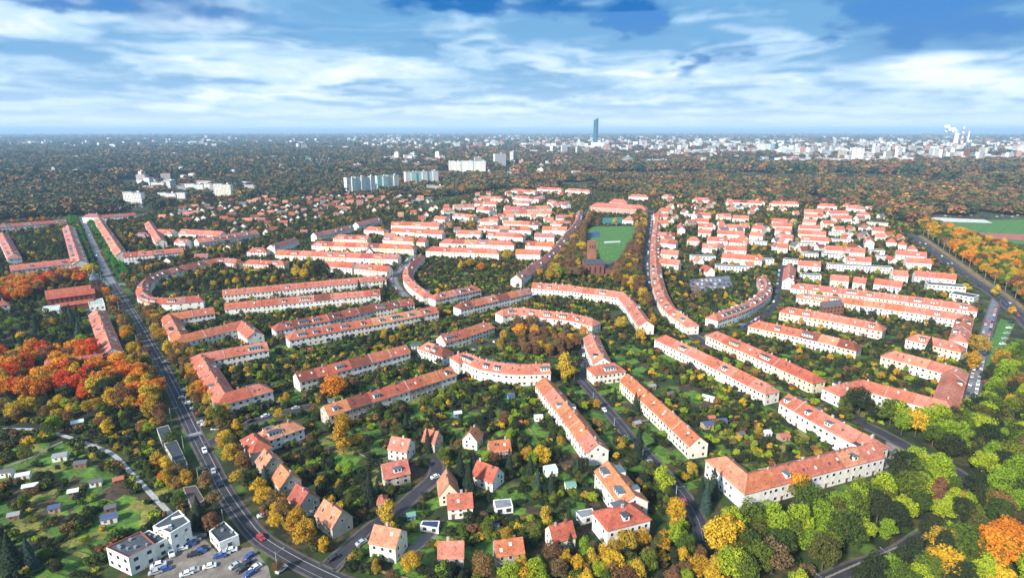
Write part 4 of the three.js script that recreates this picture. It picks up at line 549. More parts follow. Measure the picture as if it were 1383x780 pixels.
// ---------------------------------------------------------------- trees: leaf clumps through lobed crowns, unit height 1
function foliage(seed, n, size, shape) {
  const r = rng(seed), pos = [], nor = [], col = [], lobes = [];
  const rnd3 = () => { let v; do { v = [r() * 2 - 1, r() * 2 - 1, r() * 2 - 1]; } while (v[0] ** 2 + v[1] ** 2 + v[2] ** 2 > 1 || v[0] ** 2 + v[1] ** 2 + v[2] ** 2 < .01); const l = Math.hypot(...v); return v.map(q => q / l); };
  if (shape === 'round' || shape === 'wide') { const k = 11 + Math.floor(r() * 5); lobes.push([0, .58, 0, .22, .24]); for (let i = 0; i < k; i++) { const a = i / k * 6.283 + r() * .8, y = i % 3, d = y === 2 ? .10 + r() * .08 : .17 + r() * .11; lobes.push([Math.cos(a) * d, .42 + y * .17 + r() * .07, Math.sin(a) * d, .085 + r() * .115, .08 + r() * .10]); } }
  else if (shape === 'oval') { for (let i = 0; i < 9; i++) { const a = r() * 6.283, t = i / 8, d = (.05 + .13 * Math.sin(t * 3)) * (.5 + r() * .6); lobes.push([Math.cos(a) * d, .2 + t * .68, Math.sin(a) * d, .10 + .1 * Math.sin(t * 2.6 + .4), .13]); } }
  else if (shape === 'poplar') { for (let i = 0; i < 11; i++) { const a = r() * 6.283, t = i / 10; lobes.push([Math.cos(a) * .03, .12 + t * .8, Math.sin(a) * .03, .045 + .075 * Math.sin(Math.min(1, t * 1.25 + .12) * 2.6), .10]); } }
  else if (shape === 'shrub') { const k = 6; for (let i = 0; i < k; i++) { const a = i / k * 6.283 + r(), d = i ? .28 + r() * .16 : 0; lobes.push([Math.cos(a) * d, .42 + r() * .2, Math.sin(a) * d, .26 + r() * .14, .30 + r() * .12]); } }
  const push = (c, nn, s, tint) => {
    // a bent clump of leaves: four corners round a raised middle
    const up = Math.abs(nn[1]) < .9 ? [0, 1, 0] : [1, 0, 0]; let t = [nn[1] * up[2] - nn[2] * up[1], nn[2] * up[0] - nn[0] * up[2], nn[0] * up[1] - nn[1] * up[0]]; const l = Math.hypot(...t); t = t.map(q => q / l);
    const b = [nn[1] * t[2] - nn[2] * t[1], nn[2] * t[0] - nn[0] * t[2], nn[0] * t[1] - nn[1] * t[0]], ph = r() * 6.28, q = [];
    for (let k = 0; k < 4; k++) { const a = ph + k * 1.571 + (r() - .5) * .7, d = s * (.65 + r() * .6), e = (r() - .6) * s * .7; q.push([0, 1, 2].map(m => c[m] + (t[m] * Math.cos(a) + b[m] * Math.sin(a)) * d + nn[m] * e)); }
    for (const [i, j, k] of [[0, 1, 2], [0, 2, 3]]) for (const m of [i, j, k]) { pos.push(...q[m]); nor.push(...nn); col.push(tint[0], tint[1], tint[2]); }
  };
  if (shape === 'conifer') for (let i = 0; i < n; i++) { const t = Math.pow(r(), 1.5), y = .06 + t * .93, tier = 1 - .35 * ((y * 11) % 1), rad = .205 * (1 - t) ** .85 * tier + .008, a = r() * 6.283, k = .75 + .3 * r(), d = rad * k, nn0 = [Math.cos(a) * .8 + (r() - .5) * .5, .45 + (r() - .5) * .6, Math.sin(a) * .8 + (r() - .5) * .5], l = Math.hypot(...nn0), g = .7 + r() * .6; push([Math.cos(a) * d, y - rad * .18, Math.sin(a) * d], nn0.map(q => q / l), size * (.6 + .7 * (1 - t)), [g, g, g]); }
  else {
    let made = 0, guard = 0; const tot = lobes.reduce((a, b) => a + b[3] ** 2, 0);
    while (made < n && guard++ < n * 12) {
      let w = r() * tot, L = lobes[0]; for (const q of lobes) { w -= q[3] ** 2; if (w <= 0) { L = q; break; } }
      const d = rnd3(); if (d[1] < -.55 && r() < .6) continue;
      const k = (.72 + .34 * r()) * (r() < .07 ? 1.22 : 1), c = [L[0] + d[0] * L[3] * k, L[1] + d[1] * L[4] * k, L[2] + d[2] * L[3] * k];
      if (lobes.some(q => q !== L && ((c[0] - q[0]) / q[3]) ** 2 + ((c[1] - q[1]) / q[4]) ** 2 + ((c[2] - q[2]) / q[3]) ** 2 < .5)) continue;
      const j = rnd3(), nn0 = [0, 1, 2].map(m => d[m] + j[m] * .75), l = Math.hypot(...nn0) || 1, g = .68 + r() * .64, h = .88 + r() * .24; push(c, nn0.map(q => q / l), size * (.5 + r() * 1.0), [g * h, g, g * (1.9 - h)]); made++;
    }
  }
  const g = new THREE.BufferGeometry(); g.setAttribute('position', new THREE.Float32BufferAttribute(pos, 3)); g.setAttribute('normal', new THREE.Float32BufferAttribute(nor, 3)); g.setAttribute('color', new THREE.Float32BufferAttribute(col, 3)); return g;
}
function trunkGeo(seed, top, limbs, rad = .022) {
  const r = rng(seed), gs = []; const limb = (a, b, ra, rb) => { const d = new THREE.Vector3().subVectors(b, a), g = new THREE.CylinderGeometry(rb, ra, d.length(), 6, 1); g.applyQuaternion(new THREE.Quaternion().setFromUnitVectors(new THREE.Vector3(0, 1, 0), d.clone().normalize())); g.translate((a.x + b.x) / 2, (a.y + b.y) / 2, (a.z + b.z) / 2); gs.push(g); };
  limb(new THREE.Vector3(0, 0, 0), new THREE.Vector3(.01, top, .01), rad, rad * .55);
  for (let k = 0; k < limbs; k++) { const a = k / limbs * 6.28 + r(), y = top * (.55 + .4 * r()); limb(new THREE.Vector3(.005, y, .005), new THREE.Vector3(Math.cos(a) * .2, y + .2 + .12 * r(), Math.sin(a) * .2), rad * .45, rad * .12); }
  return mergeGeometries(gs);
}
const SHAPES = {
  round: { hi: [1, 2, 3, 4, 5, 6, 7].map(k => foliage(k, 3000, .0185, 'round')), lo: [11, 12, 13].map(k => foliage(k, 480, .042, 'round')), trunk: trunkGeo(1, .6, 5) },
  oval: { hi: [21, 22, 23, 24].map(k => foliage(k, 1900, .021, 'oval')), lo: [25, 26].map(k => foliage(k, 300, .046, 'oval')), trunk: trunkGeo(2, .75, 4, .018) },
  poplar: { hi: [31, 32].map(k => foliage(k, 1300, .0175, 'poplar')), lo: [35].map(k => foliage(k, 260, .034, 'poplar')), trunk: trunkGeo(3, .9, 0, .014) },
  conifer: { hi: [41, 42].map(k => foliage(k, 1800, .021, 'conifer')), lo: [45].map(k => foliage(k, 300, .044, 'conifer')), trunk: trunkGeo(4, .95, 0, .016) },
  shrub: { hi: [51, 52, 53].map(k => foliage(k, 700, .066, 'shrub')), lo: [55, 56].map(k => foliage(k, 130, .14, 'shrub')), trunk: trunkGeo(5, .4, 4, .03) },
};
const leafMat = {}; const leafColor = {
  golden: [[0.456, 0.2565, 0.0095], [0.513, 0.3135, 0.0133], [0.38, 0.1995, 0.0095], [0.4275, 0.2755, 0.019], [0.323, 0.1995, 0.0142]], lime: [[.20, .27, .008], [.25, .30, .010], [.14, .22, .008]], green: [[.052, .085, .005], [.075, .105, .006], [.034, .058, .005], [.105, .125, .008], [.07, .07, .010]],
  dark: [[0.0126, 0.0238, 0.0049], [0.0182, 0.0294, 0.0063], [0.0224, 0.0294, 0.0063]], orange: [[.56, .18, .008], [.62, .24, .010], [.48, .14, .008]], red: [[.56, .06, .008], [.46, .04, .010], [.60, .10, .010]], brown: [[0.15, 0.075, 0.0263], [0.12, 0.0562, 0.0225], [0.195, 0.105, 0.0338], [0.165, 0.0675, 0.0338], [0.1425, 0.09, 0.0375]],
  conifer: [[0.0096, 0.0224, 0.008], [0.0144, 0.0288, 0.0128], [0.008, 0.0176, 0.008], [0.024, 0.048, 0.036]], boulevard: [[.04, .20, .018], [.06, .24, .022], [.03, .16, .016]], ochre: [[0.24, 0.16, 0.028], [0.2, 0.136, 0.024], [0.28, 0.176, 0.024]],
};
for (const k in leafColor) leafMat[k] = leafColor[k].map(c => mat(c, { vertexColors: true, roughness: 1 }));
const white = mat([1, 1, 1], { vertexColors: true, roughness: 1 });
// kinds of plant: name, label stem, colour set, shapes
const KIND = {
  golden: ['golden_tree', 'golden yellow tree', 'golden', ['round', 'round', 'oval']], lime: ['lime_green_tree', 'bright lime green tree', 'lime', ['round', 'round', 'oval']], green: ['green_tree', 'mid green leafy tree', 'green', ['round', 'round', 'oval']], dark: ['dark_green_tree', 'dark green leafy tree', 'dark', ['round', 'oval']],
  orange: ['orange_tree', 'orange autumn tree', 'orange', ['round']], red: ['red_tree', 'flame red autumn tree', 'red', ['round']], brown: ['brown_tree', 'russet brown autumn tree', 'brown', ['round', 'round', 'oval']], conifer: ['conifer', 'dark pointed conifer', 'conifer', ['conifer']], poplar: ['poplar', 'tall slender ochre poplar', 'ochre', ['poplar']], boulevard: ['avenue_tree', 'clipped bright green avenue tree', 'boulevard', ['round']],
  bush: ['green_shrub', 'rounded green shrub', 'green', ['shrub']], bushdark: ['dark_shrub', 'dark green shrub', 'dark', ['shrub']], bushgold: ['yellow_shrub', 'yellow autumn shrub', 'golden', ['shrub']], bushbrown: ['brown_shrub', 'brown autumn shrub', 'brown', ['shrub']], bushlime: ['lime_shrub', 'yellowish green shrub', 'lime', ['shrub']],
};
const plants = [];
function plant(kind, x, z, h, where, r = R) { plants.push({ kind, x, z, h, where, rot: r() * 6.28, fat: .85 + r() * .4, c: Math.floor(r() * 97), v: Math.floor(r() * 97), shape: pick(KIND[kind][3], r) }); }
function choose(mix, r) { let t = 0; for (const k in mix) t += mix[k]; let w = r() * t; for (const k in mix) { w -= mix[k]; if (w <= 0) return k; } }
// fill a patch of ground (outline in photo pixels); hmin..hmax in metres for trees, shrubs take their own
function wood(where, outline, step, mix, hmin, hmax, o = {}) { step *= o.big ? 1.2 : 1.14; hmin *= o.big ? 1.22 : 1.1; hmax *= o.big ? 1.28 : 1.18;
  const p = onGround(outline), xs = p.map(q => q[0]), zs = p.map(q => q[1]), r = rng(Math.round(outline[0][0] * 31 + outline[0][1] * 7 + step * 100));
  for (let x = Math.min(...xs); x < Math.max(...xs); x += step) for (let z = Math.min(...zs); z < Math.max(...zs); z += step) {
    const X = x + (r() - .5) * step * 1.1, Z = z + (r() - .5) * step * 1.1, k = choose(mix, r), u = r(), g = r();
    if (!inside(X, Z, p)) continue;
    if (o.clump && fbm(X / o.clump, Z / o.clump, 3, 5) < .42 && g < .75) continue;
    const isBush = k.startsWith('bush'), h = isBush ? 1.3 + 2.3 * u : hmin + (hmax - hmin) * u * (.75 + .25 * g) * (k === 'conifer' ? 1.15 : 1), rad = isBush ? h * .3 : h * .22;
    if (o.big && isTaken(X, Z, 8)) continue;
    if (isTaken(X, Z, 3) || (isTaken(X, Z, 4) && g > .05)) continue;
    if ([[1, 0], [-1, 0], [0, 1], [0, -1]].some(([a, b]) => isTaken(X + a * rad, Z + b * rad, 3))) continue;
    if (o.fill && isTaken(X, Z, 16)) continue;
    plant(k, X, Z, h, where, r); take(X, Z, Math.max(.8, rad * 1.1), 16); if (o.big) take(X, Z, h * .3, 8);
  }
}
function along(where, line, off, gap, mix, hmin, hmax, from = 0, to = 1) {
  const r = rng(Math.round(off * 100 + line[0][0] + 5000)), n = line.length; let acc = 0;
  for (let i = Math.floor(from * n); i < Math.floor(to * n) - 1; i++) { const a = line[i], b = line[i + 1], l = Math.hypot(b[0] - a[0], b[1] - a[1]); acc += l; if (acc < gap) continue; acc = 0; const X = a[0] - (b[1] - a[1]) / l * off + rr(-1, 1, r), Z = a[1] + (b[0] - a[0]) / l * off + rr(-1, 1, r); if (isTaken(X, Z, 1) || isTaken(X, Z, 2)) continue; const k = choose(mix, r); plant(k, X, Z, rr(hmin, hmax, r), where, r); take(X, Z, hmin * .25, 8); }
}
// single trees that stand out
for (const [k, x, y, h, w] of [
  ['golden', 764, 516, 15.5, 'at the mouth of the parked-car street'], ['golden', 464, 611, 12.5, 'in front of the grey-fronted terrace'], ['orange', 452, 538, 11.5, 'between the two dark red terraces'], ['golden', 463, 582, 8, 'in front of the grey-fronted terrace'], ['lime', 470, 642, 6, 'behind the four gabled houses'], ['golden', 458, 664, 5, 'behind the four gabled houses'], ['golden', 522, 706, 8, 'behind the cream two-storey house'], ['green', 600, 628, 7, 'at the top of the lane'], ['golden', 738, 710, 7, 'beside the dark-red-roofed cream house'], ['golden', 732, 628, 8, 'in the gardens of the orange-roofed terrace'], ['golden', 712, 625, 7, 'in the gardens of the orange-roofed terrace'], ['golden', 757, 604, 5, 'in the gardens of the orange-roofed terrace'], ['golden', 555, 772, 6, 'in front of the driveway house'], ['brown', 652, 778, 7, 'in front of the turquoise-window house'], ['conifer', 770, 752, 8, 'beside the dark-red-roofed cream house'], ['lime', 897, 668, 11, 'beside the parked-car street'], ['golden', 912, 710, 9, 'beside the parked-car street'],
  ['conifer', 862, 618, 13, 'beside the parked-car street'], ['conifer', 858, 556, 9, 'beside the parked-car street'], ['conifer', 953, 690, 12, 'at the foot of the orange wing'], ['conifer', 962, 672, 11, 'at the foot of the orange wing'], ['conifer', 946, 680, 10, 'at the foot of the orange wing'], ['conifer', 1145, 645, 9, 'in front of the park-front block'], ['conifer', 500, 680, 12, 'behind the four gabled houses'], ['conifer', 578, 610, 10, 'beside the double-gabled house'], ['conifer', 622, 655, 13, 'among the detached houses'], ['conifer', 634, 668, 12, 'among the detached houses'], ['conifer', 640, 645, 11, 'among the detached houses'], ['conifer', 516, 648, 9, 'beside the pink-roofed house'], ['conifer', 360, 660, 9, 'beside the four gabled houses'], ['conifer', 270, 712, 11, 'beside the tall workshop hall'], ['conifer', 20, 775, 13, 'in the allotments'], ['conifer', 8, 755, 12, 'in the allotments'], ['conifer', 42, 768, 10, 'in the allotments'], ['conifer', 716, 645, 9, 'among the detached houses'], ['conifer', 726, 665, 9, 'among the detached houses'], ['conifer', 745, 664, 8, 'among the detached houses'], ['conifer', 688, 640, 10, 'among the detached houses'], ['conifer', 1254, 478, 10, 'in front of the double row'], ['conifer', 512, 404, 11, 'beside the short curving street'], ['conifer', 519, 400, 12, 'beside the short curving street'], ['conifer', 485, 392, 9, 'between the western terraces'], ['conifer', 390, 436, 9, 'between the western terraces'], ['conifer', 381, 452, 11, 'between the western terraces'], ['conifer', 303, 402, 11, 'beside the leafy curved court'], ['conifer', 776, 402, 9, 'behind the upper ring terrace'], ['conifer', 50, 450, 11, 'in the church garden'], ['conifer', 100, 445, 12, 'in the church garden'], ['conifer', 108, 458, 12, 'in the church garden'], ['conifer', 95, 430, 10, 'in the church garden'], ['conifer', 523, 465, 8, 'in the gardens of the long white terrace'], ['conifer', 830, 545, 8, 'in the gardens of the slender terrace'],
  ['golden', 95, 520, 10, 'in the red grove'], ['golden', 122, 376, 13, 'beside the red brick church'], ['golden', 180, 355, 9, 'at the boulevard crossing'], ['golden', 22, 352, 10, 'in the garden square'], ['green', 68, 590, 7, 'beside the allotment path'], ['green', 36, 622, 7, 'in the allotments'], ['lime', 74, 584, 8, 'beside the allotment path'], ['golden', 22, 566, 8, 'below the red grove'], ['golden', 40, 560, 8, 'below the red grove'], ['dark', 425, 372, 12, 'in the leafy curved court'], ['dark', 440, 374, 12, 'in the leafy curved court'], ['dark', 432, 366, 11, 'in the leafy curved court'], ['golden', 400, 376, 11, 'in the leafy curved court'], ['golden', 412, 380, 11, 'in the leafy curved court'], ['golden', 370, 385, 8, 'in the leafy curved court'], ['golden', 684, 352, 11, 'behind the dense ranks'], ['golden', 635, 362, 9, 'behind the dense ranks'], ['orange', 650, 368, 9, 'behind the dense ranks'], ['golden', 622, 365, 9, 'behind the dense ranks'], ['dark', 1160, 560, 12, 'in front of the hooked cream block'], ['green', 1145, 552, 10, 'in front of the hooked cream block'], ['golden', 880, 447, 11, 'at the end of the bending terrace'], ['golden', 838, 446, 9, 'behind the kinked terrace'], ['golden', 866, 462, 8, 'behind the kinked terrace'], ['golden', 1318, 480, 12, 'beside the service road'], ['golden', 1312, 500, 11, 'beside the service road'], ['golden', 1345, 400, 9, 'beside the tram road'],
  ['brown', 862, 395, 14, 'beside the brick church on the lawn'], ['brown', 843, 368, 12, 'beside the brick church on the lawn'], ['golden', 845, 358, 11, 'beside the brick church on the lawn'], ['golden', 785, 345, 13, 'beside the brick church on the lawn'], ['brown', 775, 362, 10, 'beside the brick church on the lawn'], ['brown', 852, 345, 12, 'beside the brick church on the lawn'], ['lime', 760, 363, 8, 'beside the brick church on the lawn'], ['golden', 830, 305, 11, 'in front of the school'], ['brown', 808, 305, 12, 'in front of the school'], ['golden', 860, 309, 11, 'in front of the school'],
  ['lime', 1075, 730, 12, 'in the park'], ['lime', 1050, 738, 11, 'in the park'], ['lime', 1095, 722, 10, 'in the park'], ['lime', 1160, 690, 10, 'in the park'], ['lime', 1240, 655, 12, 'in the park'], ['lime', 1260, 662, 12, 'in the park'], ['lime', 1350, 680, 13, 'in the park'], ['lime', 1372, 660, 12, 'in the park'], ['orange', 1075, 672, 9, 'in the park'], ['orange', 1335, 765, 12, 'in the park'], ['orange', 1362, 770, 12, 'in the park'], ['orange', 1355, 745, 11, 'in the park'], ['golden', 970, 755, 13, 'in the park'], ['golden', 985, 745, 12, 'in the park'], ['lime', 1200, 785, 8, 'in the park'], ['green', 1110, 770, 11, 'in the park'], ['green', 1140, 745, 12, 'in the park'], ['dark', 1255, 735, 10, 'in the park'], ['green', 1290, 760, 12, 'in the park'],
  ['poplar', 517, 318, 15, 'beside the ranks of terraces'], ['poplar', 560, 334, 13, 'beside the ranks of terraces'], ['poplar', 636, 312, 17, 'among the dense ranks'], ['poplar', 640, 309, 16, 'among the dense ranks'], ['poplar', 668, 293, 14, 'among the dense ranks'], ['poplar', 602, 314, 13, 'among the dense ranks'], ['poplar', 611, 312, 13, 'among the dense ranks'], ['poplar', 690, 283, 11, 'among the dense ranks'], ['poplar', 323, 342, 13, 'in the poplar row'], ['poplar', 305, 346, 10, 'in the poplar row'], ['poplar', 313, 345, 10, 'in the poplar row'], ['poplar', 297, 348, 9, 'in the poplar row'],
]) { const p = at(x, y); plant(k, p.x, p.z, h * 1.3, w); take(p.x, p.z, h * .22, 8); }
// road and avenue trees
along('along the main road', roads.main, 11.5, 8, { brown: 5, golden: 4, green: 2, orange: 1 }, 7.5, 10.5, .03, .95); along('along the main road', roads.main, -11.5, 8, { brown: 5, golden: 4, green: 2, orange: 1 }, 7.5, 10.5, .03, .9);
along('along the main road', roads.main, -17, 8.5, { brown: 5, golden: 6, green: 2 }, 7, 10, .03, .9);
for (const off of [8.5, 12.5, 16.5, -8.5, -12.5, -16]) along('in the boulevard strips', roads.mainfar, off, 4.2, { boulevard: 1 }, 5.5, 7);
along('in the poplar row', smooth(onGround([[190, 372], [246, 352], [300, 342], [360, 330], [420, 312], [480, 296], [540, 283], [600, 268]]), 4), 0, 7.5, { poplar: 3, green: 3, golden: 1, dark: 2 }, 7.5, 10.5);
along('along the russet avenue', smooth(onGround([[-15, 308], [40, 302], [92, 297]]), 4), -9, 7, { orange: 2, brown: 5, golden: 1 }, 9, 11); along('along the russet avenue', smooth(onGround([[110, 285], [190, 279], [260, 275], [330, 268], [420, 258]]), 4), 0, 6.5, { orange: 1, brown: 6, golden: 1 }, 9, 13);
along('along the lawn street', roads.lawnr, 6.5, 8, { brown: 5, golden: 2 }, 6, 9, .1, .8); along('along the spine street', roads.lawnl, -6.5, 7, { brown: 6, golden: 1, red: .4 }, 6, 9.5); along('along the spine street', roads.lawnl, -13, 8, { brown: 6, golden: 2, green: 1 }, 7, 10);
along('along the tram bed', roads.tram, 7, 6.5, { golden: 4, brown: 3, orange: 2, green: 2 }, 8, 12); along('along the tram bed', roads.tram, 14, 7, { golden: 3, green: 4, orange: 2, brown: 2 }, 9, 13);
// patches
const big = { big: true };
wood('in the red grove', [[-30, 500], [40, 488], [100, 482], [150, 490], [178, 520], [150, 545], [60, 545], [-30, 535]], 4.6, { red: 4, orange: 5, golden: 1.6, dark: 1.6, brown: 1 }, 9, 13.5, big);
wood('in the red grove', [[120, 510], [170, 498], [215, 525], [226, 552], [205, 566], [150, 556], [110, 535]], 4.6, { orange: 5, golden: 4, brown: 1.5, red: .6 }, 8.5, 12.5, big);
wood('below the red grove', [[-30, 540], [100, 548], [215, 566], [210, 588], [120, 590], [60, 572], [-30, 572]], 5, { golden: 5, brown: 2, green: 1.5, lime: .7, dark: 1.5, bushgold: 2 }, 5, 8);
wood('in the allotments', [[-30, 584], [60, 585], [120, 605], [175, 645], [225, 700], [150, 735], [120, 800], [-60, 800]], 2.7, { bush: 6, bushdark: 8, bushgold: 1, bushlime: 2, bushbrown: 2, green: 1.6, dark: 1.4, golden: .6, conifer: .25 }, 3, 5, { clump: 16 });
wood('in the allotments', [[128, 598], [205, 592], [222, 640], [255, 690], [238, 690], [180, 638]], 3, { bush: 4, bushdark: 7, bushgold: 2, bushlime: 1.5, green: 2, dark: 2, golden: 1 }, 3, 5.5);
wood('on the bank beside the main road', [[212, 632], [262, 636], [300, 700], [278, 706], [240, 690]], 4, { golden: 4, brown: 4, orange: 1, bushbrown: 3, bushgold: 2, dark: .6 }, 5, 8.5, big);
wood('on the golden bank below the four gabled houses', [[296, 602], [325, 600], [345, 640], [372, 668], [405, 700], [440, 735], [452, 765], [425, 762], [372, 722], [330, 680], [306, 640]], 3.7, { golden: 7, orange: .7, brown: 1.6, green: .8, bushgold: 3, bushbrown: 2 }, 5, 9, big);
wood('beside the workshop yard', [[330, 740], [390, 752], [440, 785], [370, 790]], 4.2, { bushbrown: 3, brown: 2, golden: 1, bush: 1 }, 3, 5);
wood('on the verge of the main road', [[283, 600], [297, 612], [318, 650], [350, 690], [345, 700], [312, 662], [288, 622]], 4.4, { golden: 5, brown: 3, orange: 1, bushgold: 2, bushbrown: 2 }, 6, 9, big);
wood('along the main road', [[176, 398], [200, 400], [232, 468], [262, 520], [290, 575], [282, 590], [252, 545], [215, 478]], 5.5, { brown: 6, golden: 3, green: 2, orange: 1, bushbrown: 2 }, 6, 9, big);
wood('along the main road', [[148, 402], [160, 402], [205, 486], [232, 545], [222, 548], [190, 490], [165, 450]], 5.5, { brown: 5, golden: 3, green: 3, orange: 1 }, 6, 9, big);
wood('in the golden belt below the corner building', [[668, 800], [720, 760], [760, 748], [800, 740], [880, 726], [905, 700], [938, 700], [950, 735], [985, 730], [1000, 800]], 3.7, { golden: 6, brown: 3.5, lime: 1.6, green: 4, dark: 2, orange: .4, bushgold: 3, bushbrown: 2 }, 5, 8.5, big);
wood('in the park', [[946, 738], [958, 712], [1010, 712], [1060, 702], [1130, 684], [1205, 650], [1240, 636], [1310, 660], [1410, 690], [1420, 810], [960, 810]], 4.6, { lime: 5, green: 6, dark: 1.8, golden: .9, brown: .9, orange: .1, bush: 2, bushbrown: 1 }, 7, 12.5, big);
wood('in the park', [[1195, 575], [1240, 560], [1300, 565], [1325, 530], [1352, 500], [1420, 460], [1430, 670], [1383, 662], [1310, 640], [1240, 606]], 4.7, { lime: 5, green: 6, dark: 2, golden: .7, brown: .4, bush: 2 }, 8, 13, big);
wood('in front of the hooked cream block', [[1120, 556], [1150, 548], [1240, 568], [1290, 576], [1200, 586], [1170, 578]], 4.5, { green: 4, dark: 5, brown: 1.5, red: .4 }, 5, 8.5, big);
wood('in the wood beyond the tram bed', [[1236, 300], [1262, 306], [1300, 320], [1330, 330], [1400, 352], [1420, 452], [1372, 408], [1330, 376], [1290, 346], [1250, 316]], 5.2, { golden: 4, orange: 2.5, green: 5, brown: 2.5, lime: 1 }, 9, 14, big);
wood('around the school lawn', [[764, 300], [792, 288], [798, 304], [788, 330], [798, 352], [788, 375], [740, 382], [745, 355]], 5, { brown: 8, golden: 1.6, green: 2, lime: .5 }, 8, 12.5, big);
wood('around the school lawn', [[858, 290], [880, 292], [872, 330], [876, 385], [896, 425], [880, 420], [856, 395], [826, 382], [838, 352], [858, 325]], 5, { brown: 7, golden: 2, green: 2, dark: 1 }, 8, 12.5, big);
wood('in the ring garden', [[655, 462], [690, 436], [740, 438], [790, 450], [792, 466], [760, 484], [700, 482], [655, 470]], 4.6, { brown: 8, golden: 1.6, green: 1.6, orange: .6, bush: 2 }, 6, 10, big);
wood('in the church garden', [[-30, 425], [60, 420], [120, 425], [135, 468], [60, 478], [-30, 488]], 4.6, { dark: 4, green: 4, conifer: 2, golden: 1, lime: .8, bush: 3, bushdark: 3 }, 4, 8, big);
wood('behind the red brick church', [[-20, 392], [40, 380], [110, 374], [118, 382], [60, 390], [30, 410], [-20, 415]], 4.8, { orange: 4, red: 3, brown: 3, golden: 2 }, 8, 11, big);
wood('in the garden square', [[24, 318], [86, 308], [98, 345], [30, 350]], 5.5, { dark: 5, green: 4, golden: 1, brown: 1, conifer: 1 }, 6, 10, big);
wood('in the gardens behind the boulevard', [[142, 304], [196, 296], [212, 325], [172, 335]], 5.5, { dark: 4, green: 3, golden: 1, brown: 3, conifer: 1 }, 6, 10, big);
wood('in the leafy curved court', [[215, 396], [212, 378], [280, 360], [400, 352], [440, 360], [500, 366], [380, 380], [300, 388], [285, 398]], 4.3, { dark: 4, green: 4, golden: 1.6, lime: .6, conifer: .8, brown: 1, bush: 4, bushdark: 2 }, 4, 8, big);
wood('among the detached houses', [[410, 600], [440, 570], [620, 540], [720, 560], [790, 620], [810, 670], [780, 740], [690, 775], [560, 790], [470, 770], [420, 650]], 3.1, { bush: 5, bushdark: 8, bushgold: 1, bushlime: 1.2, bushbrown: 1.4, green: 3, dark: 4, golden: .7, lime: .6, brown: .7, conifer: .9 }, 3, 7.5, { clump: 22 });
wood('in the gardens of the western terraces', [[290, 400], [600, 400], [640, 500], [600, 545], [440, 575], [310, 600], [262, 560], [250, 480]], 3.3, { bush: 6, bushdark: 7, bushgold: 1, bushlime: 1, bushbrown: 1.6, green: 3, dark: 2.6, golden: .7, lime: .5, brown: .7, conifer: .5 }, 3, 6.5, { clump: 22 });
wood('in the gardens of the orange-roofed terraces', [[600, 500], [740, 500], [860, 500], [960, 590], [950, 660], [890, 690], [800, 620], [700, 560], [610, 545]], 3.1, { bush: 6, bushdark: 7, bushgold: 1, bushlime: 1.5, bushbrown: 1.4, green: 2.5, dark: 2.2, golden: .8, lime: .6, brown: .6, conifer: .5 }, 2.8, 5.5, { clump: 20 });
wood('in the gardens below the eastern terraces', [[860, 450], [960, 440], [1110, 470], [1230, 470], [1300, 560], [1180, 570], [1110, 620], [960, 640], [950, 560], [880, 500]], 3.2, { bush: 6, bushdark: 7, bushgold: 1, bushlime: 1.6, bushbrown: 1.6, green: 2.6, dark: 2.4, golden: .7, lime: .5, brown: .9, conifer: .45 }, 3, 6, { clump: 20 });
wood('between the ranks towards the school', [[420, 330], [600, 340], [890, 350], [960, 440], [860, 450], [600, 400], [300, 400]], 4.4, { bush: 5, bushdark: 4, bushbrown: 1.5, bushgold: .6, green: 3, dark: 2.4, golden: .6, brown: 1.6, conifer: .6 }, 3, 6, { clump: 24 });
wood('among the villas', [[880, 268], [1240, 285], [1300, 360], [1330, 420], [1310, 480], [1060, 440], [940, 430], [890, 390]], 6, { bush: 3, bushdark: 4, green: 3, dark: 3.2, golden: 1.2, brown: 2, conifer: 1.1, lime: .5 }, 3.5, 7);
wood('between the far ranks of terraces', [[400, 320], [560, 285], [690, 245], [800, 252], [790, 290], [740, 335], [600, 340], [420, 332]], 7, { green: 3, dark: 3, golden: .8, brown: 2, conifer: .8, bush: 3 }, 3.5, 6.5);
wood('among the far western houses', [[180, 300], [260, 270], [480, 256], [560, 262], [560, 285], [420, 318], [330, 345], [190, 372]], 5.2, { green: 4, dark: 5, golden: .7, brown: 2, conifer: 1.6, bush: 1 }, 5, 8);
// whatever is left between the plants: low hedges, beds and bushes
wood('in the gardens between the terraces', [[130, 405], [300, 395], [560, 395], [600, 360], [900, 380], [960, 430], [1300, 480], [1300, 560], [1180, 575], [1110, 625], [960, 650], [900, 690], [880, 800], [440, 800], [410, 690], [330, 600], [270, 590], [210, 470]], 3.1, { bush: 6, bushdark: 8, bushgold: 1.1, bushlime: 2, bushbrown: 1.6, green: 1.4, dark: 1, conifer: .25 }, 2.4, 4.5, { fill: true, clump: 12 });
wood('in the allotments', [[-30, 560], [120, 570], [225, 590], [262, 700], [150, 745], [120, 800], [-60, 800]], 2.8, { bush: 6, bushdark: 8, bushgold: 1, bushlime: 1.6, bushbrown: 2.4 }, 2, 3, { fill: true, clump: 7 });
wood('between the terraces and the school', [[130, 300], [420, 318], [560, 285], [690, 247], [880, 262], [1240, 285], [1320, 420], [1300, 480], [960, 430], [900, 380], [600, 360], [560, 395], [300, 395], [180, 385]], 4.6, { bush: 5, bushdark: 4, bushbrown: 1.5, green: 1.2, dark: 1.2, golden: .4, brown: .6, conifer: .2 }, 2.6, 4.5, { fill: true });
wood('in the gardens round the brick church', [[-40, 298], [120, 302], [180, 385], [130, 405], [-40, 428]], 4.4, { bush: 4, bushdark: 5, bushbrown: 2, green: 2, dark: 3, golden: .6, brown: 1.4, conifer: .5 }, 4, 8, { fill: true });
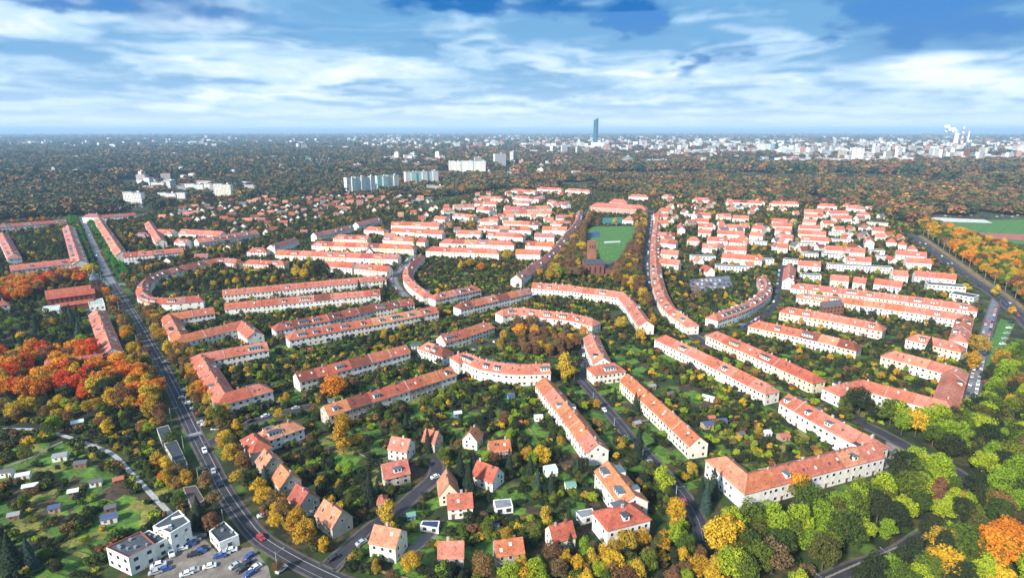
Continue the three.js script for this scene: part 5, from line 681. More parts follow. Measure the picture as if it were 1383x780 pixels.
{ // clipped hedges between the plots
  const r = rng(913); let made = 0;
  for (const o of [[[440, 580], [620, 550], [780, 640], [690, 770], [520, 780]], [[-20, 595], [110, 608], [220, 700], [120, 780], [-40, 780]], [[700, 540], [860, 510], [960, 600], [890, 670], [800, 600]], [[960, 530], [1080, 545], [1110, 600], [1000, 620], [960, 590]]]) {
    const p = onGround(o), xs = p.map(q => q[0]), zs = p.map(q => q[1]);
    for (let k = 0; k < 60; k++) { const x = rr(Math.min(...xs), Math.max(...xs), r), z = rr(Math.min(...zs), Math.max(...zs), r), t = pick([.25, -.5, .9, 1.3], r), l = rr(5, 11, r); if (!inside(x, z, p) || [-.5, 0, .5].some(u => isTaken(x + Math.cos(t) * l * u, z - Math.sin(t) * l * u, 3))) continue; const h = thing('garden_hedge', 'clipped dark hedge between the garden plots', 'hedge', [x, 0, z], t, 'hedges between the garden plots'); h.scale.set(l, rr(1.2, 1.9, r), 1.3); part('foliage', SHAPES.shrub.hi[made++ % 3], pick(leafMat.dark, r), h); }
  }
}
// draw them: the 300 of a kind that show largest are things, the others one mass of their kind
{
  const by = {}; for (const p of plants) (by[p.kind] ||= []).push(p);
  let n = 0;
  for (const k in by) {
    const [name, stem, cset, ] = KIND[k];
    for (const p of by[k]) { const q = pix(p.x, p.h / 2, p.z); p.size = p.h / Math.hypot(p.x, p.z, EYE); if (q[0] < -15 || q[0] > W + 15 || q[1] > H + 25) p.size *= .001; }
    by[k].sort((a, b) => b.size - a.size);
    const most = k.startsWith('bush') ? 180 : 270, one = by[k].slice(0, most).filter(p => p.size > .0002), rest = by[k].slice(one.length);
    for (const p of one) {
      const S = SHAPES[p.shape], t = thing(name, `${stem} ${p.where}`, k.startsWith('bush') ? 'shrub' : 'tree', [p.x, 0, p.z], p.rot, `${stem}s ${p.where}`.slice(0, 110));
      t.scale.set(p.h * p.fat, p.h, p.h * p.fat); part(k.startsWith('bush') ? 'stem' : 'trunk', S.trunk, M.bark, t); part('crown', S.hi[p.v % S.hi.length], leafMat[cset][p.c % leafMat[cset].length], t);
    }
    // the rest, by shape
    const shapes = {}; for (const p of rest) (shapes[p.shape + p.v % SHAPES[p.shape].lo.length] ||= []).push(p);
    for (const s in shapes) {
      const list = shapes[s], S = SHAPES[list[0].shape], im = new THREE.InstancedMesh(S.lo[list[0].v % S.lo.length], white, list.length), m = new THREE.Matrix4(), Q = new THREE.Quaternion(), c = new THREE.Color();
      list.forEach((p, i) => { Q.setFromAxisAngle(new THREE.Vector3(0, 1, 0), p.rot); m.compose(new THREE.Vector3(p.x, -.02 * p.h, p.z), Q, new THREE.Vector3(p.h * p.fat, p.h, p.h * p.fat)); im.setMatrixAt(i, m); const a = leafColor[cset][p.c % leafColor[cset].length], j = .85 + .3 * ((p.c * 7 % 97) / 97); im.setColorAt(i, c.setRGB(a[0] * j, a[1] * j, a[2] * j)); });
      im.name = numbered(name.replace(/_(tree|shrub)$/, '') + (k.startsWith('bush') ? '_shrubbery' : '_foliage')); im.userData = { kind: 'stuff', label: `mass of smaller ${stem}s filling the gardens`, category: 'foliage' }; shadow(im); scene.add(im); n += list.length;
    }
  }
  console.log('plants', plants.length, 'in masses', n);
}
// ---------------------------------------------------------------- cars
function carGeo() {
  const prof = [[-2.1, .32], [-2.15, .72], [-1.95, .92], [-1.35, 1.0], [-.75, 1.42], [.75, 1.44], [1.35, 1.0], [2.0, .86], [2.15, .6], [2.1, .32]], s = new THREE.Shape(prof.map(p => new THREE.Vector2(...p)));
  const body = new THREE.ExtrudeGeometry(s, { depth: 1.55, bevelEnabled: true, bevelSize: .09, bevelThickness: .1, bevelSegments: 2 }); body.translate(0, 0, -.775);
  const g = new THREE.Shape([[-1.28, 1.03], [-.74, 1.38], [.7, 1.38], [1.2, 1.03]].map(p => new THREE.Vector2(...p))), win = new THREE.ExtrudeGeometry(g, { depth: 1.8, bevelEnabled: false }); win.translate(0, 0, -.9);
  return { body, win, front: boxed(.5, .1, 1.35, 1.06, 1.22, 0).rotateZ(0), tyre: new THREE.CylinderGeometry(.32, .32, .22, 14).rotateX(Math.PI / 2), rim: new THREE.CylinderGeometry(.18, .18, .24, 10).rotateX(Math.PI / 2) };
}
const car = carGeo(), screenG = (() => { const f = new Faces(); f.quad([.8, 1.43, -.7], [.8, 1.43, .7], [1.36, 1.05, .74], [1.36, 1.05, -.74]); f.quad([-.8, 1.43, .7], [-.8, 1.43, -.7], [-1.36, 1.05, -.74], [-1.36, 1.05, .74]); const g = f.geo(); g.translate(0, .095, 0); return g; })();
const paint = { white: [.80, .80, .80], silver: [.45, .46, .48], red: [.50, .02, .03], black: [.02, .02, .025], blue: [.03, .08, .30], grey: [.16, .17, .19] }, paintMat = {};
for (const k in paint) paintMat[k] = new THREE.MeshPhysicalMaterial({ color: new THREE.Color().setRGB(...paint[k]), roughness: .35, metalness: .2, clearcoat: .8, clearcoatRoughness: .1, side: THREE.DoubleSide });
const tyreMat = mat([.02, .02, .02]), tailMat = mat([.3, .01, .01]);
function parked(x, z, turn, col, where, van) {
  const g = thing(van ? 'van' : 'car', `${col} ${van ? 'van' : 'car'} ${where}`, van ? 'van' : 'car', [x, .05, z], turn, `${col} ${van ? 'vans' : 'cars'} ${where}`);
  const b = part('body', car.body, paintMat[col], g); part('side_window', car.win, M.glass, g); part('windscreen', screenG, M.glass, g);
  for (const sx of [-1.3, 1.3]) for (const sz of [-.82, .82]) { const w = part('wheel', car.tyre, tyreMat, g); w.position.set(sx, .32, sz); part('rim', car.rim, M.metal, w); }
  for (const sz of [-.6, .6]) { part('headlight', boxed(.08, .16, .3, 2.21, .68, sz), M.frame, g); part('tail_light', boxed(.08, .16, .3, -2.22, .74, sz), tailMat, g); }
  if (van) g.scale.set(1.15, 1.45, 1.1);
}
const cols = ['white', 'silver', 'grey', 'black', 'white', 'blue', 'red', 'silver', 'black'];
function rowOfCars(line, off, from, to, gap, where, keep = .75) { const r = rng(Math.round(off * 50 + line[0][0] + gap * 9)); let acc = 0; for (let i = Math.floor(from * line.length); i < Math.floor(to * line.length) - 1; i++) { const a = line[i], b = line[i + 1], l = Math.hypot(b[0] - a[0], b[1] - a[1]); acc += l; if (acc < gap) continue; acc = 0; if (r() > keep) continue; parked(a[0] - (b[1] - a[1]) / l * off, a[1] + (b[0] - a[0]) / l * off, Math.atan2(-(b[1] - a[1]), b[0] - a[0]) + (r() < .5 ? Math.PI : 0), pick(cols, r), where); } }
rowOfCars(roads.mid, 2, .05, .9, 6, 'parked in the narrow street between terraces', .45); rowOfCars(roads.west, -1.6, .3, 1, 5.5, 'parked in the lane by the hipped block', .8); rowOfCars(roads.slip, -1.8, .1, .95, 5.5, 'parked along the service road', .7); rowOfCars(roads.slip, 1.8, .3, .95, 5.5, 'parked along the service road', .6); rowOfCars(roads.mid2, 1.6, .1, .9, 6, 'parked between the white and yellow terraces', .6); rowOfCars(roads.ring, 1.4, .2, .95, 6, 'parked round the ring garden', .6); rowOfCars(roads.curve, 2.2, .1, .9, 6, 'parked in the curving street', .7); rowOfCars(roads.lawnr, -2.2, .1, .8, 7, 'parked beside the school lawn', .5); rowOfCars(roads.mid3, 1.5, .1, .95, 6, 'parked by the crescent terrace', .5);
rowOfCars(roads.cross, -7.5, .05, .7, 4.5, 'parked beside the pale cross street', .7); rowOfCars(roads.east, 2.4, .1, .9, 34, 'driving on the tram road', .8); rowOfCars(roads.east, -2.4, .1, .9, 40, 'driving on the tram road', .8);
const free = (x, y, t, c, w, van) => { const p = at(x, y); parked(p.x, p.z, t, c, w, van); };
free(276, 610, -.95, 'white', 'driving past the golden bank', true); free(352, 727, -.75, 'red', 'rounding the bend below the workshop'); free(288, 637, -1, 'silver', 'driving on the main road'); free(297, 653, -.95, 'black', 'driving on the main road'); free(355, 697, .5, 'white', 'parked on the golden bank'); free(121, 318, -1.4, 'white', 'on the boulevard'); free(131, 345, -1.4, 'white', 'on the boulevard');
for (const [x, y, t, c] of [[249, 528, -.2, 'white'], [246, 538, .2, 'silver'], [255, 545, .4, 'white'], [268, 560, -.6, 'red'], [272, 571, .3, 'silver'], [277, 574, .3, 'white'], [291, 580, .1, 'white'], [262, 552, .4, 'silver'], [224, 490, .3, 'white'], [231, 505, .3, 'grey']]) free(x, y, t, c, 'parked under the brown trees beside the U-shaped block');
for (const [x, y, t, c, v] of [[231, 749, -.9, 'white', 1], [256, 736, .4, 'blue'], [263, 730, .4, 'silver'], [270, 726, .5, 'grey'], [262, 750, .4, 'black'], [270, 746, .4, 'blue'], [275, 742, .4, 'black'], [214, 766, .5, 'white', 1], [222, 770, .5, 'blue'], [210, 774, .5, 'silver'], [252, 776, .5, 'white'], [260, 772, .5, 'silver'], [283, 766, .4, 'white'], [303, 748, .3, 'silver'], [312, 744, .3, 'white'], [338, 752, .9, 'blue'], [334, 762, .9, 'black'], [345, 768, .9, 'white'], [328, 770, .9, 'black'], [338, 776, .9, 'blue'], [380, 770, 1.1, 'white'], [318, 765, .9, 'silver'], [205, 758, .5, 'blue'], [297, 752, .3, 'blue'], [245, 742, .4, 'white']]) free(x, y, t, c, 'parked in the workshop yard', v);
for (const [x, y, t, c] of [[421, 695, .4, 'silver'], [424, 688, .4, 'white'], [488, 734, .75, 'silver'], [588, 645, .6, 'white'], [432, 668, .2, 'grey'], [450, 755, .75, 'black']]) free(x, y, t, c, 'parked by the detached houses');
for (let k = 0; k < 26; k++) free(936 + (k % 9) * 6, 379 + Math.floor(k / 9) * 5, rr(-.1, .1) + 1.5, pick(cols), 'in the grey car park among the villas');
for (let k = 0; k < 12; k++) { const t = k / 11; free(1366 - t * 32, 436 + t * 80, .1, pick(cols), 'on the striped grass car park'); }
for (let k = 0; k < 16; k++) free(1270 + k * 7, 291 + (k % 3) * .8, rr(-.2, .2), pick(cols), 'beyond the sports field');
// ---------------------------------------------------------------- tram masts, street lamps
{
  const pole = (line, off, gap, name, label, group, h) => { let acc = gap; for (let i = 0; i + 1 < line.length; i++) { const a = line[i], b = line[i + 1], l = Math.hypot(b[0] - a[0], b[1] - a[1]); acc += l; if (acc < gap) continue; acc = 0; const t = thing(name, label, 'pole', [a[0] - (b[1] - a[1]) / l * off, 0, a[1] + (b[0] - a[0]) / l * off], Math.atan2(-(b[1] - a[1]), b[0] - a[0]), group); part('mast', new THREE.CylinderGeometry(.11, .2, h, 8).translate(0, h / 2, 0), M.concrete, t); part('arm', new THREE.CylinderGeometry(.05, .06, 3.4, 6).rotateX(Math.PI / 2).translate(0, h - .8, off < 0 ? 1.5 : -1.5), M.metal, t); if (name === 'street_lamp') part('lantern', boxed(.3, .14, .8, 0, h - .75, off < 0 ? 3.2 : -3.2), M.metal, t); else part('insulator', boxed(.12, .5, .12, 0, h - 1, off < 0 ? 2.6 : -2.6), M.dark, t); } };
  pole(roads.tram, -3.9, 24, 'tram_mast', 'pale concrete tram mast beside the tram bed', 'tram masts', 9.5);
  pole(roads.main, 7.5, 34, 'street_lamp', 'tall lamp post beside the main road', 'main road lamps', 9); pole(roads.mid, 4, 30, 'street_lamp', 'lamp post in the narrow street between terraces', 'side street lamps', 6); pole(roads.parkpath, 3.4, 28, 'street_lamp', 'lamp post along the park path', 'park path lamps', 6);
}
// garden fences: posts and rails along the lanes and plots
function fence(pts, h, label, m) { const l = smooth(onGround(pts), 2.4), t = thing('garden_fence', label, 'fence', [l[0][0], 0, l[0][1]]); for (let i = 0; i + 1 < l.length; i++) { const a = [l[i][0] - l[0][0], l[i][1] - l[0][1]], b = [l[i + 1][0] - l[0][0], l[i + 1][1] - l[0][1]], d = Math.hypot(b[0] - a[0], b[1] - a[1]), yaw = Math.atan2(-(b[1] - a[1]), b[0] - a[0]); const p = part('post', boxed(.12, h, .12), m, t); p.position.set(a[0], h / 2, a[1]); const q = part('panel', mergeGeometries([boxed(d - .13, .12, .05, 0, h * .35, 0), boxed(d - .13, .12, .05, 0, -h * .2, 0), ...[...Array(9).keys()].map(k => boxed(.09, h * .86, .04, ((k + .5) / 9 - .5) * (d - .14), .03, .05))]), m, t); q.position.set((a[0] + b[0]) / 2, h / 2, (a[1] + b[1]) / 2); q.rotation.y = yaw; } }
const fm = mat([.46, .42, .36], { map: stoneMap }), fw = mat([.30, .19, .11]);
fence([[500, 722], [478, 748], [455, 775]], 1.2, 'pale fence along the lane below the cream house', fm); fence([[596, 652], [566, 677], [545, 696]], 1.1, 'pale low fence along the curving lane', fm); fence([[484, 762], [520, 775], [556, 785]], 1.3, 'brown fence in front of the cream two-storey house', fw); fence([[800, 640], [830, 672]], 1.1, 'fence beside the corner building arm', fm); fence([[985, 585], [1030, 600], [1060, 612]], 1.1, 'fence across the eastern gardens', fw); fence([[655, 545], [690, 560], [720, 585]], 1.1, 'fence crossing the upper gardens', fw); fence([[540, 582], [560, 577], [574, 590]], 1.1, 'pale curved fence beside the white gabled house', fm); fence([[480, 612], [510, 622], [530, 616]], 1.1, 'pale curved garden wall-like fence below the yellow tree', fm); fence([[1115, 782], [1160, 762], [1212, 740]], 1.1, 'grey railing along the park path', fm); fence([[1300, 722], [1340, 721], [1383, 718]], 1.2, 'yellowish railing of the park bridge', fm); fence([[865, 570], [900, 563], [920, 560]], 1, 'pale fence in the slender terrace gardens', fm);
const keepOff = [];
// apartment slabs in the middle distance
function slab(label, x0, x1, yb, yt, o = {}) {
  const a = at(x0, yb), b = at(x1, yb + (o.tilt || 0)), d = Math.hypot(a.x, a.z), h = EYE - (() => { const p = at(x0, yt, 0); return EYE * d / Math.hypot(p.x, p.z); })(), L = b.distanceTo(a), yaw = Math.atan2(-(b.z - a.z), b.x - a.x), n = o.steps || 5;
  const t = thing('apartment_block', label, 'building', [a.x, 0, a.z], yaw, o.group), panes = [], depth = o.depth || 13;
  for (let k = 0; k < n; k++) { const w = L / n, off = (k % 2) * 2.2, hh = h - (k % 3 === 1 ? 1.6 : 0); part('wall', boxed(w - .02, hh, depth, w * (k + .5), hh / 2, -depth / 2 + off), pick(o.walls || [wallWhite[2], wallWhite[0], mat([.50, .70, .62])]), t); part('roof', boxed(w - .3, .5, depth - .3, w * (k + .5), hh + .27, -depth / 2 + off), flatRoof[1], t); if (k % 2) part('lift_house', boxed(3.5, 2.6, 4, w * (k + .5), hh + 1.8, -depth / 2), wallWhite[4], t);
    const fl = Math.round(hh / 2.8), c = Math.max(2, Math.floor(w / 3)); for (let f = 0; f < fl; f++) for (let q = 0; q < c; q++) panes.push(boxed(1.7, 1.4, .2, w * k + (q + .5) * w / c, (f + .55) * hh / fl, off + .03)); }
  stuffPart('glazing', mergeGeometries(panes), M.glass, t);
  for (let q = 0; q <= 4; q++) for (let v = -14; v <= 110; v += 14) keepOff.push([a.x + (b.x - a.x) * q / 4 - a.x / d * v, a.z + (b.z - a.z) * q / 4 - a.z / d * v, Math.max(13, L / 7)]);
}
const mint = [mat([.45, .68, .60]), wallWhite[2], mat([.58, .76, .70]), wallWhite[0]], pale = [wallWhite[0], wallWhite[2]];
slab('mint and white apartment slab in the wood, longest of three', 469, 507, 262, 240, { walls: mint, steps: 6, tilt: -3 }); slab('mint and white apartment slab standing behind the longest', 510, 539, 256, 237.5, { walls: mint, steps: 4, tilt: -2 }); slab('mint and white apartment slab standing apart in the wood', 548, 592, 250, 232, { walls: mint, steps: 6, tilt: -2 });
slab('bright white apartment slab towering over the wood', 606, 656, 234, 217, { walls: pale, steps: 6 }); slab('white angular block beyond the russet avenue', 168, 193, 279, 259, { walls: pale, steps: 2 }); slab('pale beige tower block beyond the russet avenue', 290, 313, 267, 248, { walls: [wallCream[2], wallWhite[1]], steps: 2 }); slab('long low white hospital building in the wood', 250, 288, 259, 248, { walls: pale, steps: 3 }); slab('small white block in the wood beside the hospital', 204, 222, 253, 246, { walls: pale, steps: 2 }); slab('low white hall in front of the hospital', 213, 250, 268, 260, { walls: pale, steps: 3 }); slab('low grey school building below the white slab', 576, 600, 256, 250, { walls: [wallGrey[3]], steps: 2 }); slab('white low building beside the bright slab', 688, 708, 233, 227, { walls: pale, steps: 2 });
slab('round-cornered white tower block above the wood', 1153, 1165, 221, 199, { walls: pale, steps: 2, depth: 24 }); slab('grey twin tower block above the wood', 1133, 1143, 214, 203, { walls: [wallGrey[3]], steps: 2 }); slab('white office tower, first of the pair with blue glass', 1024, 1034, 207, 194, { walls: pale, steps: 2 }); slab('white office tower, second of the pair with blue glass', 1035, 1045, 207, 194, { walls: [mat([.25, .42, .55]), wallWhite[0]], steps: 2 });
slab('long white exhibition hall beside the dome', 872, 900, 222, 215, { walls: pale, steps: 4, depth: 40 }); slab('low white exhibition building beyond the dome', 902, 930, 223, 217, { walls: pale, steps: 3, depth: 40 });
{ // domed hall
  const a = at(848, 222), g = thing('domed_hall', 'wide stepped concrete dome rising from the wood', 'hall', [a.x, 0, a.z]); g.scale.setScalar(1.25);
  for (let v = -40; v < 150; v += 30) keepOff.push([a.x - a.x / 2000 * v, a.z + v, 42]);
  part('base_ring', new THREE.CylinderGeometry(38, 38, 12, 40).translate(0, 6, 0), wallWhite[1], g); [[31, 12, 5], [25, 17, 4.5], [18.5, 21.5, 4], [11, 25.5, 3.5]].forEach(([r, y, h]) => { const ring = part('dome_ring', new THREE.CylinderGeometry(r - 1, r, h, 40).translate(0, y + h / 2, 0), M.concrete, g); part('window_band', new THREE.CylinderGeometry(r - .3, r - .2, h * .45, 40, 1, true).translate(0, y + h * .55, 0), M.glass, ring); }); part('lantern', new THREE.CylinderGeometry(3, 6, 4, 24).translate(0, 31, 0), M.concrete, g);
}
// ---------------------------------------------------------------- the far country: woods, city, towers
// the city on the plain: nearer blocks as single buildings, the rest as one mass
{
  const r = rng(808), cols2 = [[.60, .60, .60], [.52, .51, .50], [.68, .68, .69], [.42, .40, .38], [.40, .20, .16], [.42, .40, .38], [.58, .55, .48]], mats = cols2.map(c => mat(c)), roofM = [flatRoof[1], flatRoof[3], mat([.42, .16, .11]), flatRoof[1]];
  const spots = [], band = [[400, 560, 184, 195], [480, 760, 183, 192], [560, 1000, 184, 200], [760, 1400, 184, 204], [900, 1400, 188, 211], [1150, 1400, 194, 219], [700, 1400, 182.5, 188], [960, 1060, 198, 208], [100, 400, 186, 194], [0, 120, 194, 198], [480, 640, 198, 203], [640, 760, 196, 204], [1050, 1180, 203, 214], [0, 400, 182, 190], [520, 600, 217, 221], [380, 760, 190, 206], [0, 380, 190, 204], [700, 1000, 198, 212], [0, 300, 197, 203], [640, 700, 222, 230], [660, 800, 215, 240], [180, 340, 244, 262], [470, 620, 214, 232], [0, 180, 204, 240], [230, 420, 212, 240], [900, 1383, 210, 222]], num = [320, 460, 1000, 1700, 1100, 640, 420, 80, 160, 50, 90, 140, 160, 220, 40, 260, 130, 160, 60, 14, 80, 40, 80, 100, 110, 160];
  band.forEach(([x0, x1, y0, y1], b) => { for (let k = 0; k < num[b]; k++) { const py = y0 + (y1 - y0) * r(), p = at(rr(x0, x1, r), py), d = Math.hypot(p.x, p.z), tall = r() < .14; spots.push({ x: p.x, z: p.z, d, w: rr(16, tall ? 42 : 70, r) * (b > 19 ? .6 : 1.1), l: rr(12, 22, r), h: (tall ? rr(34, 60, r) : rr(11, 27, r)) * (b > 19 ? .5 : 1), a: pick([0, .4, 1.2, 1.57, .2], r), c: Math.floor(r() * 7), f: Math.floor(r() * 4) }); } });
  const score = s => s.w * s.h / s.d ** 2; for (const s of spots) if (s.d < 4200) for (let v = 0; v < 50; v += 16) keepOff.push([s.x - s.x / s.d * v, s.z - s.z / s.d * v, s.w * .5 + 4]);
  spots.sort((a, b) => score(b) - score(a));
  const box = boxG.clone(); box.translate(0, .5, 0);
  for (const s of spots.slice(0, 280)) {
    const where = s.x < 0 ? 'on the plain beyond the western woods' : s.x < 1200 ? 'in the city around the glass tower' : 'in the city near the power station', g = thing('city_building', `${['pale', 'buff', 'white', 'grey-brown', 'brick-red', 'stone-coloured', 'cream'][s.c]} city block ${where}`, 'building', [s.x, 0, s.z], s.a, `${s.c} city blocks ${where}`); g.userData.group = `${['pale', 'buff', 'white', 'grey-brown', 'brick-red', 'stone-coloured', 'cream'][s.c]} city blocks ${where}`;
    const wl = part('wall', box, mats[s.c], g); wl.scale.set(s.w, s.h, s.l); part('roof', boxed(s.w - .8, 1, s.l - .8, 0, s.h + .5, 0), roofM[s.f], g); const fl = Math.max(2, Math.round(s.h / 3.2)), bs = []; for (let f = 0; f < fl; f++) for (const q of [-1, 1]) bs.push(boxed(s.w * .94, 1.2, .2, 0, (f + .55) * s.h / fl, q * s.l / 2)); stuffPart('window_band', mergeGeometries(bs), M.glass, g); if (s.h > 26) part('lift_house', boxed(5, 3, 5, s.w * .15, s.h + 2, 0), wallWhite[4], g);
  }
  const rest = spots.slice(280), im = new THREE.InstancedMesh(box, mat([1, 1, 1]), rest.length), m = new THREE.Matrix4(), Q = new THREE.Quaternion(), Y = new THREE.Vector3(0, 1, 0), c = new THREE.Color();
  rest.forEach((s, i) => { m.compose(new THREE.Vector3(s.x, 0, s.z), Q.setFromAxisAngle(Y, s.a), new THREE.Vector3(s.w, s.h, s.l)); im.setMatrixAt(i, m); im.setColorAt(i, c.setRGB(...cols2[s.c])); }); im.name = 'distant_city'; im.userData = { kind: 'stuff', label: 'mass of pale distant city buildings below the horizon', category: 'city' }; shadow(im); scene.add(im);
}
{
  const low = [61, 62, 63].map(k => foliage(k, 130, .08, 'round')), r = rng(77), lists = [[], [], []];
  const east = [[.27, .12, .05], [.22, .09, .045], [.15, .11, .035], [.08, .095, .025], [.32, .17, .045], [.055, .075, .025], [.03, .05, .025], [.18, .12, .035], [.30, .13, .06]], west = [[.055, .075, .025], [.04, .06, .028], [.09, .085, .03], [.20, .11, .045], [.03, .045, .025], [.08, .09, .03], [.26, .15, .05], [.15, .08, .045]];
  const wood = onGround([[-60, 200], [380, 199], [560, 205], [760, 211], [960, 216], [1060, 220], [1160, 224], [1280, 219], [1450, 214], [1450, 290], [1262, 292], [1240, 305], [1200, 296], [1180, 284], [1090, 278], [900, 270], [790, 262], [690, 254], [600, 266], [520, 268], [420, 268], [300, 272], [180, 288], [90, 292], [-60, 300]]);
  const clear = [[300, 330, 258, 268], [470, 545, 240, 262]].map(([a, b, c, d]) => onGround([[a, c], [b, c], [b, d], [a, d]]));
  const cell = new Map(); for (const k of keepOff) for (let i = Math.floor((k[0] - k[2]) / 100); i <= (k[0] + k[2]) / 100; i++) for (let j = Math.floor((k[1] - k[2]) / 100); j <= (k[1] + k[2]) / 100; j++) { const n = i * 4096 + j; cell.has(n) ? cell.get(n).push(k) : cell.set(n, [k]); }
  const add = (x, z, h0) => { const near = cell.get(Math.floor(x / 100) * 4096 + Math.floor(z / 100)); if (near && near.some(([u, v, q]) => (u - x) ** 2 + (v - z) ** 2 < q * q)) return; const h = h0 * (.62 + .76 * fbm(x / 80, z / 80, 3, 71)); const wp = pix(x, 0, z)[0] < 560 + 200 * (r() - .5) ? west : east, c = wp[Math.floor((fbm(x / 45, z / 45, 2, 81) * 1.6 - .3 + r() * .5 - .25) * wp.length + wp.length * 4) % wp.length], f = fbm(x / 90, z / 90, 3, 3), j = .6 + .5 * r(), g = mixc(c, f > .55 ? [.045, .06, .025] : c, .45); lists[Math.floor(r() * 3)].push([x, z, h, r() * 6.28, 1 + r() * .5, g.map(q => q * j)]); };
  for (const [n, f, s, h0, h1] of [[880, 2050, 11, 14, 24], [2050, 3560, 18, 17, 29], [3560, 7200, 32, 19, 30]])
    for (let z = -f; z < -n * .6; z += s) for (let x = -f; x < f; x += s) { const X = x + (r() - .5) * s, Z = z + (r() - .5) * s, d = Math.hypot(X, Z); if (d < n || d > f) continue; const p = pix(X, 0, Z); if (p[0] < -50 || p[0] > W + 50) continue; if (!inside(X, Z, wood)) continue; if (isTaken(X, Z, 19) || [[4, 0], [-4, 0], [0, 4], [0, -4]].some(([a, b]) => isTaken(X + a, Z + b, 3))) continue; if (f > 2600 && fbm(X / 340, Z / 340, 3, 9) < .38) continue; if (n < 3000 && fbm(X / 170, Z / 170, 3, 12) < .34) continue; add(X, Z, rr(h0, h1, r) * (f > 3000 ? 1.3 : 1)); }
  // tree belts and copses out to the horizon
  for (let k = 0; k < 26000; k++) { const d = 3600 * Math.pow(7, r()), a = (r() - .5) * 1.5, X = Math.sin(a) * d, Z = -Math.cos(a) * d; if (fbm(X / 900, Z / 420, 4, 33) < .5) continue; add(X, Z, rr(14, 24, r) * Math.min(3.2, 1 + d / 5000)); }
  let n = 0;
  lists.forEach((l, k) => { const im = new THREE.InstancedMesh(low[k], white, l.length), m = new THREE.Matrix4(), Q = new THREE.Quaternion(), c = new THREE.Color(), Y = new THREE.Vector3(0, 1, 0); l.forEach(([x, z, h, a, f, g], i) => { m.compose(new THREE.Vector3(x, -.12 * h, z), Q.setFromAxisAngle(Y, a), new THREE.Vector3(h * f * 1.15, h, h * f * 1.15)); im.setMatrixAt(i, m); im.setColorAt(i, c.setRGB(...g)); }); im.name = numbered('woodland_forest'); im.userData = { kind: 'stuff', label: 'autumn woodland stretching from the district to the city', category: 'forest' }; shadow(im); scene.add(im); n += l.length; });
  console.log('forest', n);
}
// pale fields far out
{
  const r = rng(501);
  for (let k = 0; k < 46; k++) { const d = 6500 * Math.pow(3.4, r()), a = (r() - .5) * 1.45, x = Math.sin(a) * d, z = -Math.cos(a) * d, w = rr(300, 1100, r), h = rr(120, 420, r), t = r() * .5; const f = new Faces().flat([[x - w, z], [x + w * .9, z - h * t], [x + w, z + h], [x - w * .8, z + h * .8]], .6 + k * .05); structure('field', f.geo(), pick([M.field, M.lawnDry, M.gravel, M.lawn], r), 'distant pale field in the hazy plain'); }
}
{ // slanted glass tower
  const D = 5000, a = at(804, 197), k = D / Math.hypot(a.x, a.z), g = thing('glass_tower', 'dark blue glass skyscraper with slanted top over the city', 'skyscraper', [a.x * k, 0, a.z * k]), s = new THREE.Shape(); s.absellipse(0, 0, 19, 13, 0, Math.PI * 2, false, 0);
  const t = new THREE.ExtrudeGeometry(s, { depth: 238, bevelEnabled: false, curveSegments: 20, steps: 30 }); t.rotateX(-Math.PI / 2); const p = t.attributes.position; for (let i = 0; i < p.count; i++) if (p.getY(i) > 237) p.setY(i, 236 + p.getX(i) * .55); t.computeVertexNormals();
  part('glass_shaft', t, new THREE.MeshStandardMaterial({ color: new THREE.Color().setRGB(.03, .13, .19), roughness: .2, metalness: .2, side: THREE.DoubleSide }), g); const fl = []; for (let y = 12; y < 222; y += 7) { const e = new THREE.CylinderGeometry(1, 1, 1.2, 28, 1, true); e.scale(19.25, 1, 13.25); e.translate(0, y, 0); fl.push(e); } stuffPart('floor_line', mergeGeometries(fl), M.zinc, g); part('podium', boxed(90, 55, 60, 12, 27.5, 10), wallWhite[4], g);
}
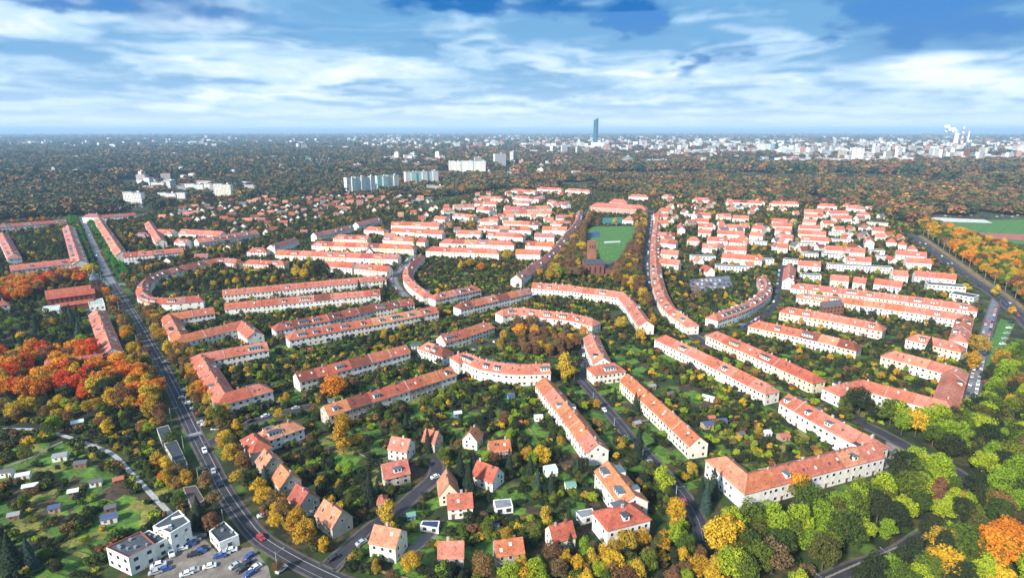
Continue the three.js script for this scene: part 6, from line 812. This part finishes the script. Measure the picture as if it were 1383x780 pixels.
{ // power station chimneys and steam
  const red = mat([.50, .09, .07]);
  for (const [x, h, w, lab] of [[1299, 178, 6, 'tall red and white power station chimney'], [1307, 142, 5, 'shorter power station chimney beside the striped one']]) { const a = at(x, 193.5), k = 5800 / Math.hypot(a.x, a.z), g = thing('power_chimney', lab, 'chimney', [a.x * k, 0, a.z * k]); for (let i = 0; i < 10; i++) part('band', new THREE.CylinderGeometry(w * (1 - .035 * (i + 1)) + 1, w * (1 - .035 * i) + 1, h / 10, 16).translate(0, h / 10 * (i + .5), 0), i % 2 || lab[0] === 's' ? wallWhite[2] : red, g); part('crown_ring', new THREE.CylinderGeometry(w * .7 + 1, w * .7 + 1, 2, 16).translate(0, h + 1, 0), M.concrete, g); }
  const a = at(1284, 193.5), k = 5900 / Math.hypot(a.x, a.z), r = rng(9), gs = []; for (let i = 0; i < 60; i++) { const t = i / 60, g = new THREE.IcosahedronGeometry(3 + 7 * t * (0.6 + r()), 2); const p = g.attributes.position; for (let j = 0; j < p.count; j++) { const q = .8 + .4 * noise(p.getX(j) * .12 + i, p.getY(j) * .12 + p.getZ(j) * .1, 4); p.setXYZ(j, p.getX(j) * q, p.getY(j) * q, p.getZ(j) * q); } g.translate(40 - t * 90 + (r() - .5) * 30, 128 + t * 40 + (r() - .5) * 34, (r() - .5) * 40); gs.push(g.toNonIndexed ? g : g); }
  const sg = mergeGeometries(gs); sg.computeVertexNormals(); const s = thing('steam_plume', 'white steam plume drifting from the power station', 'steam', [a.x * k, 0, a.z * k]); s.userData.kind = 'stuff'; part('steam', sg, new THREE.MeshPhysicalMaterial({ color: new THREE.Color(.95, .96, .97), roughness: 1, transmission: .35, side: THREE.DoubleSide }), s); part('cooling_tower', new THREE.LatheGeometry([[24, 0], [18, 40], [15, 90], [16.5, 128]].map(q => new THREE.Vector2(...q)), 24).translate(40, 0, 0), wallWhite[4], s);
}
{ // cathedral with dark spires
  const a = at(1312, 201), k = 3900 / Math.hypot(a.x, a.z), g = thing('cathedral', 'dark cathedral with twin pointed spires in the city', 'church', [a.x * k, 0, a.z * k]); const dk = mat([.10, .11, .13]); part('nave', boxed(70, 24, 26, 20, 12, 0), M.brick, g); const r = new Faces(); for (const s of [1, -1]) r.quad([-16, 23.5, s * 14], [56, 23.5, s * 14], [56, 40, 0], [-16, 40, 0]); part('roof', r.geo(), dk, g); for (const s of [-1, 1]) { const tw = part('tower', boxed(11, 58, 11, -18, 29, s * 10), M.brick, g); part('spire', new THREE.ConeGeometry(7.5, 42, 8).translate(-18, 79, s * 10), dk, tw); }
}
// floodlight masts of the stadium, leaning in pairs
for (const [x, y, s] of [[407, 227, 34], [428, 228, 38], [437, 229, 32]]) {
  const a = at(x, y), g = thing('floodlight_mast', 'pale V-shaped floodlight mast rising from the wood', 'mast', [a.x, 0, a.z], 0, 'stadium masts'); const leg = (dx, h) => { const d = new THREE.Vector3(dx, h, 0), c = new THREE.CylinderGeometry(.35, .7, d.length(), 8); c.applyQuaternion(new THREE.Quaternion().setFromUnitVectors(new THREE.Vector3(0, 1, 0), d.clone().normalize())); c.translate(dx / 2, h / 2, 0); return c; };
  const pm = mat([.34, .42, .48]); part('leg', leg(-s * .8, s * 1.2), pm, g); part('leg', leg(s * .75, s * 1.35), pm, g); part('lamp_panel', boxed(5, 2.4, 1, -s * .8, s * 1.2 + 1, 0), pm, g); part('lamp_panel', boxed(5, 2.4, 1, s * .75, s * 1.35 + 1, 0), pm, g);
}
renderer.render(scene, camera);
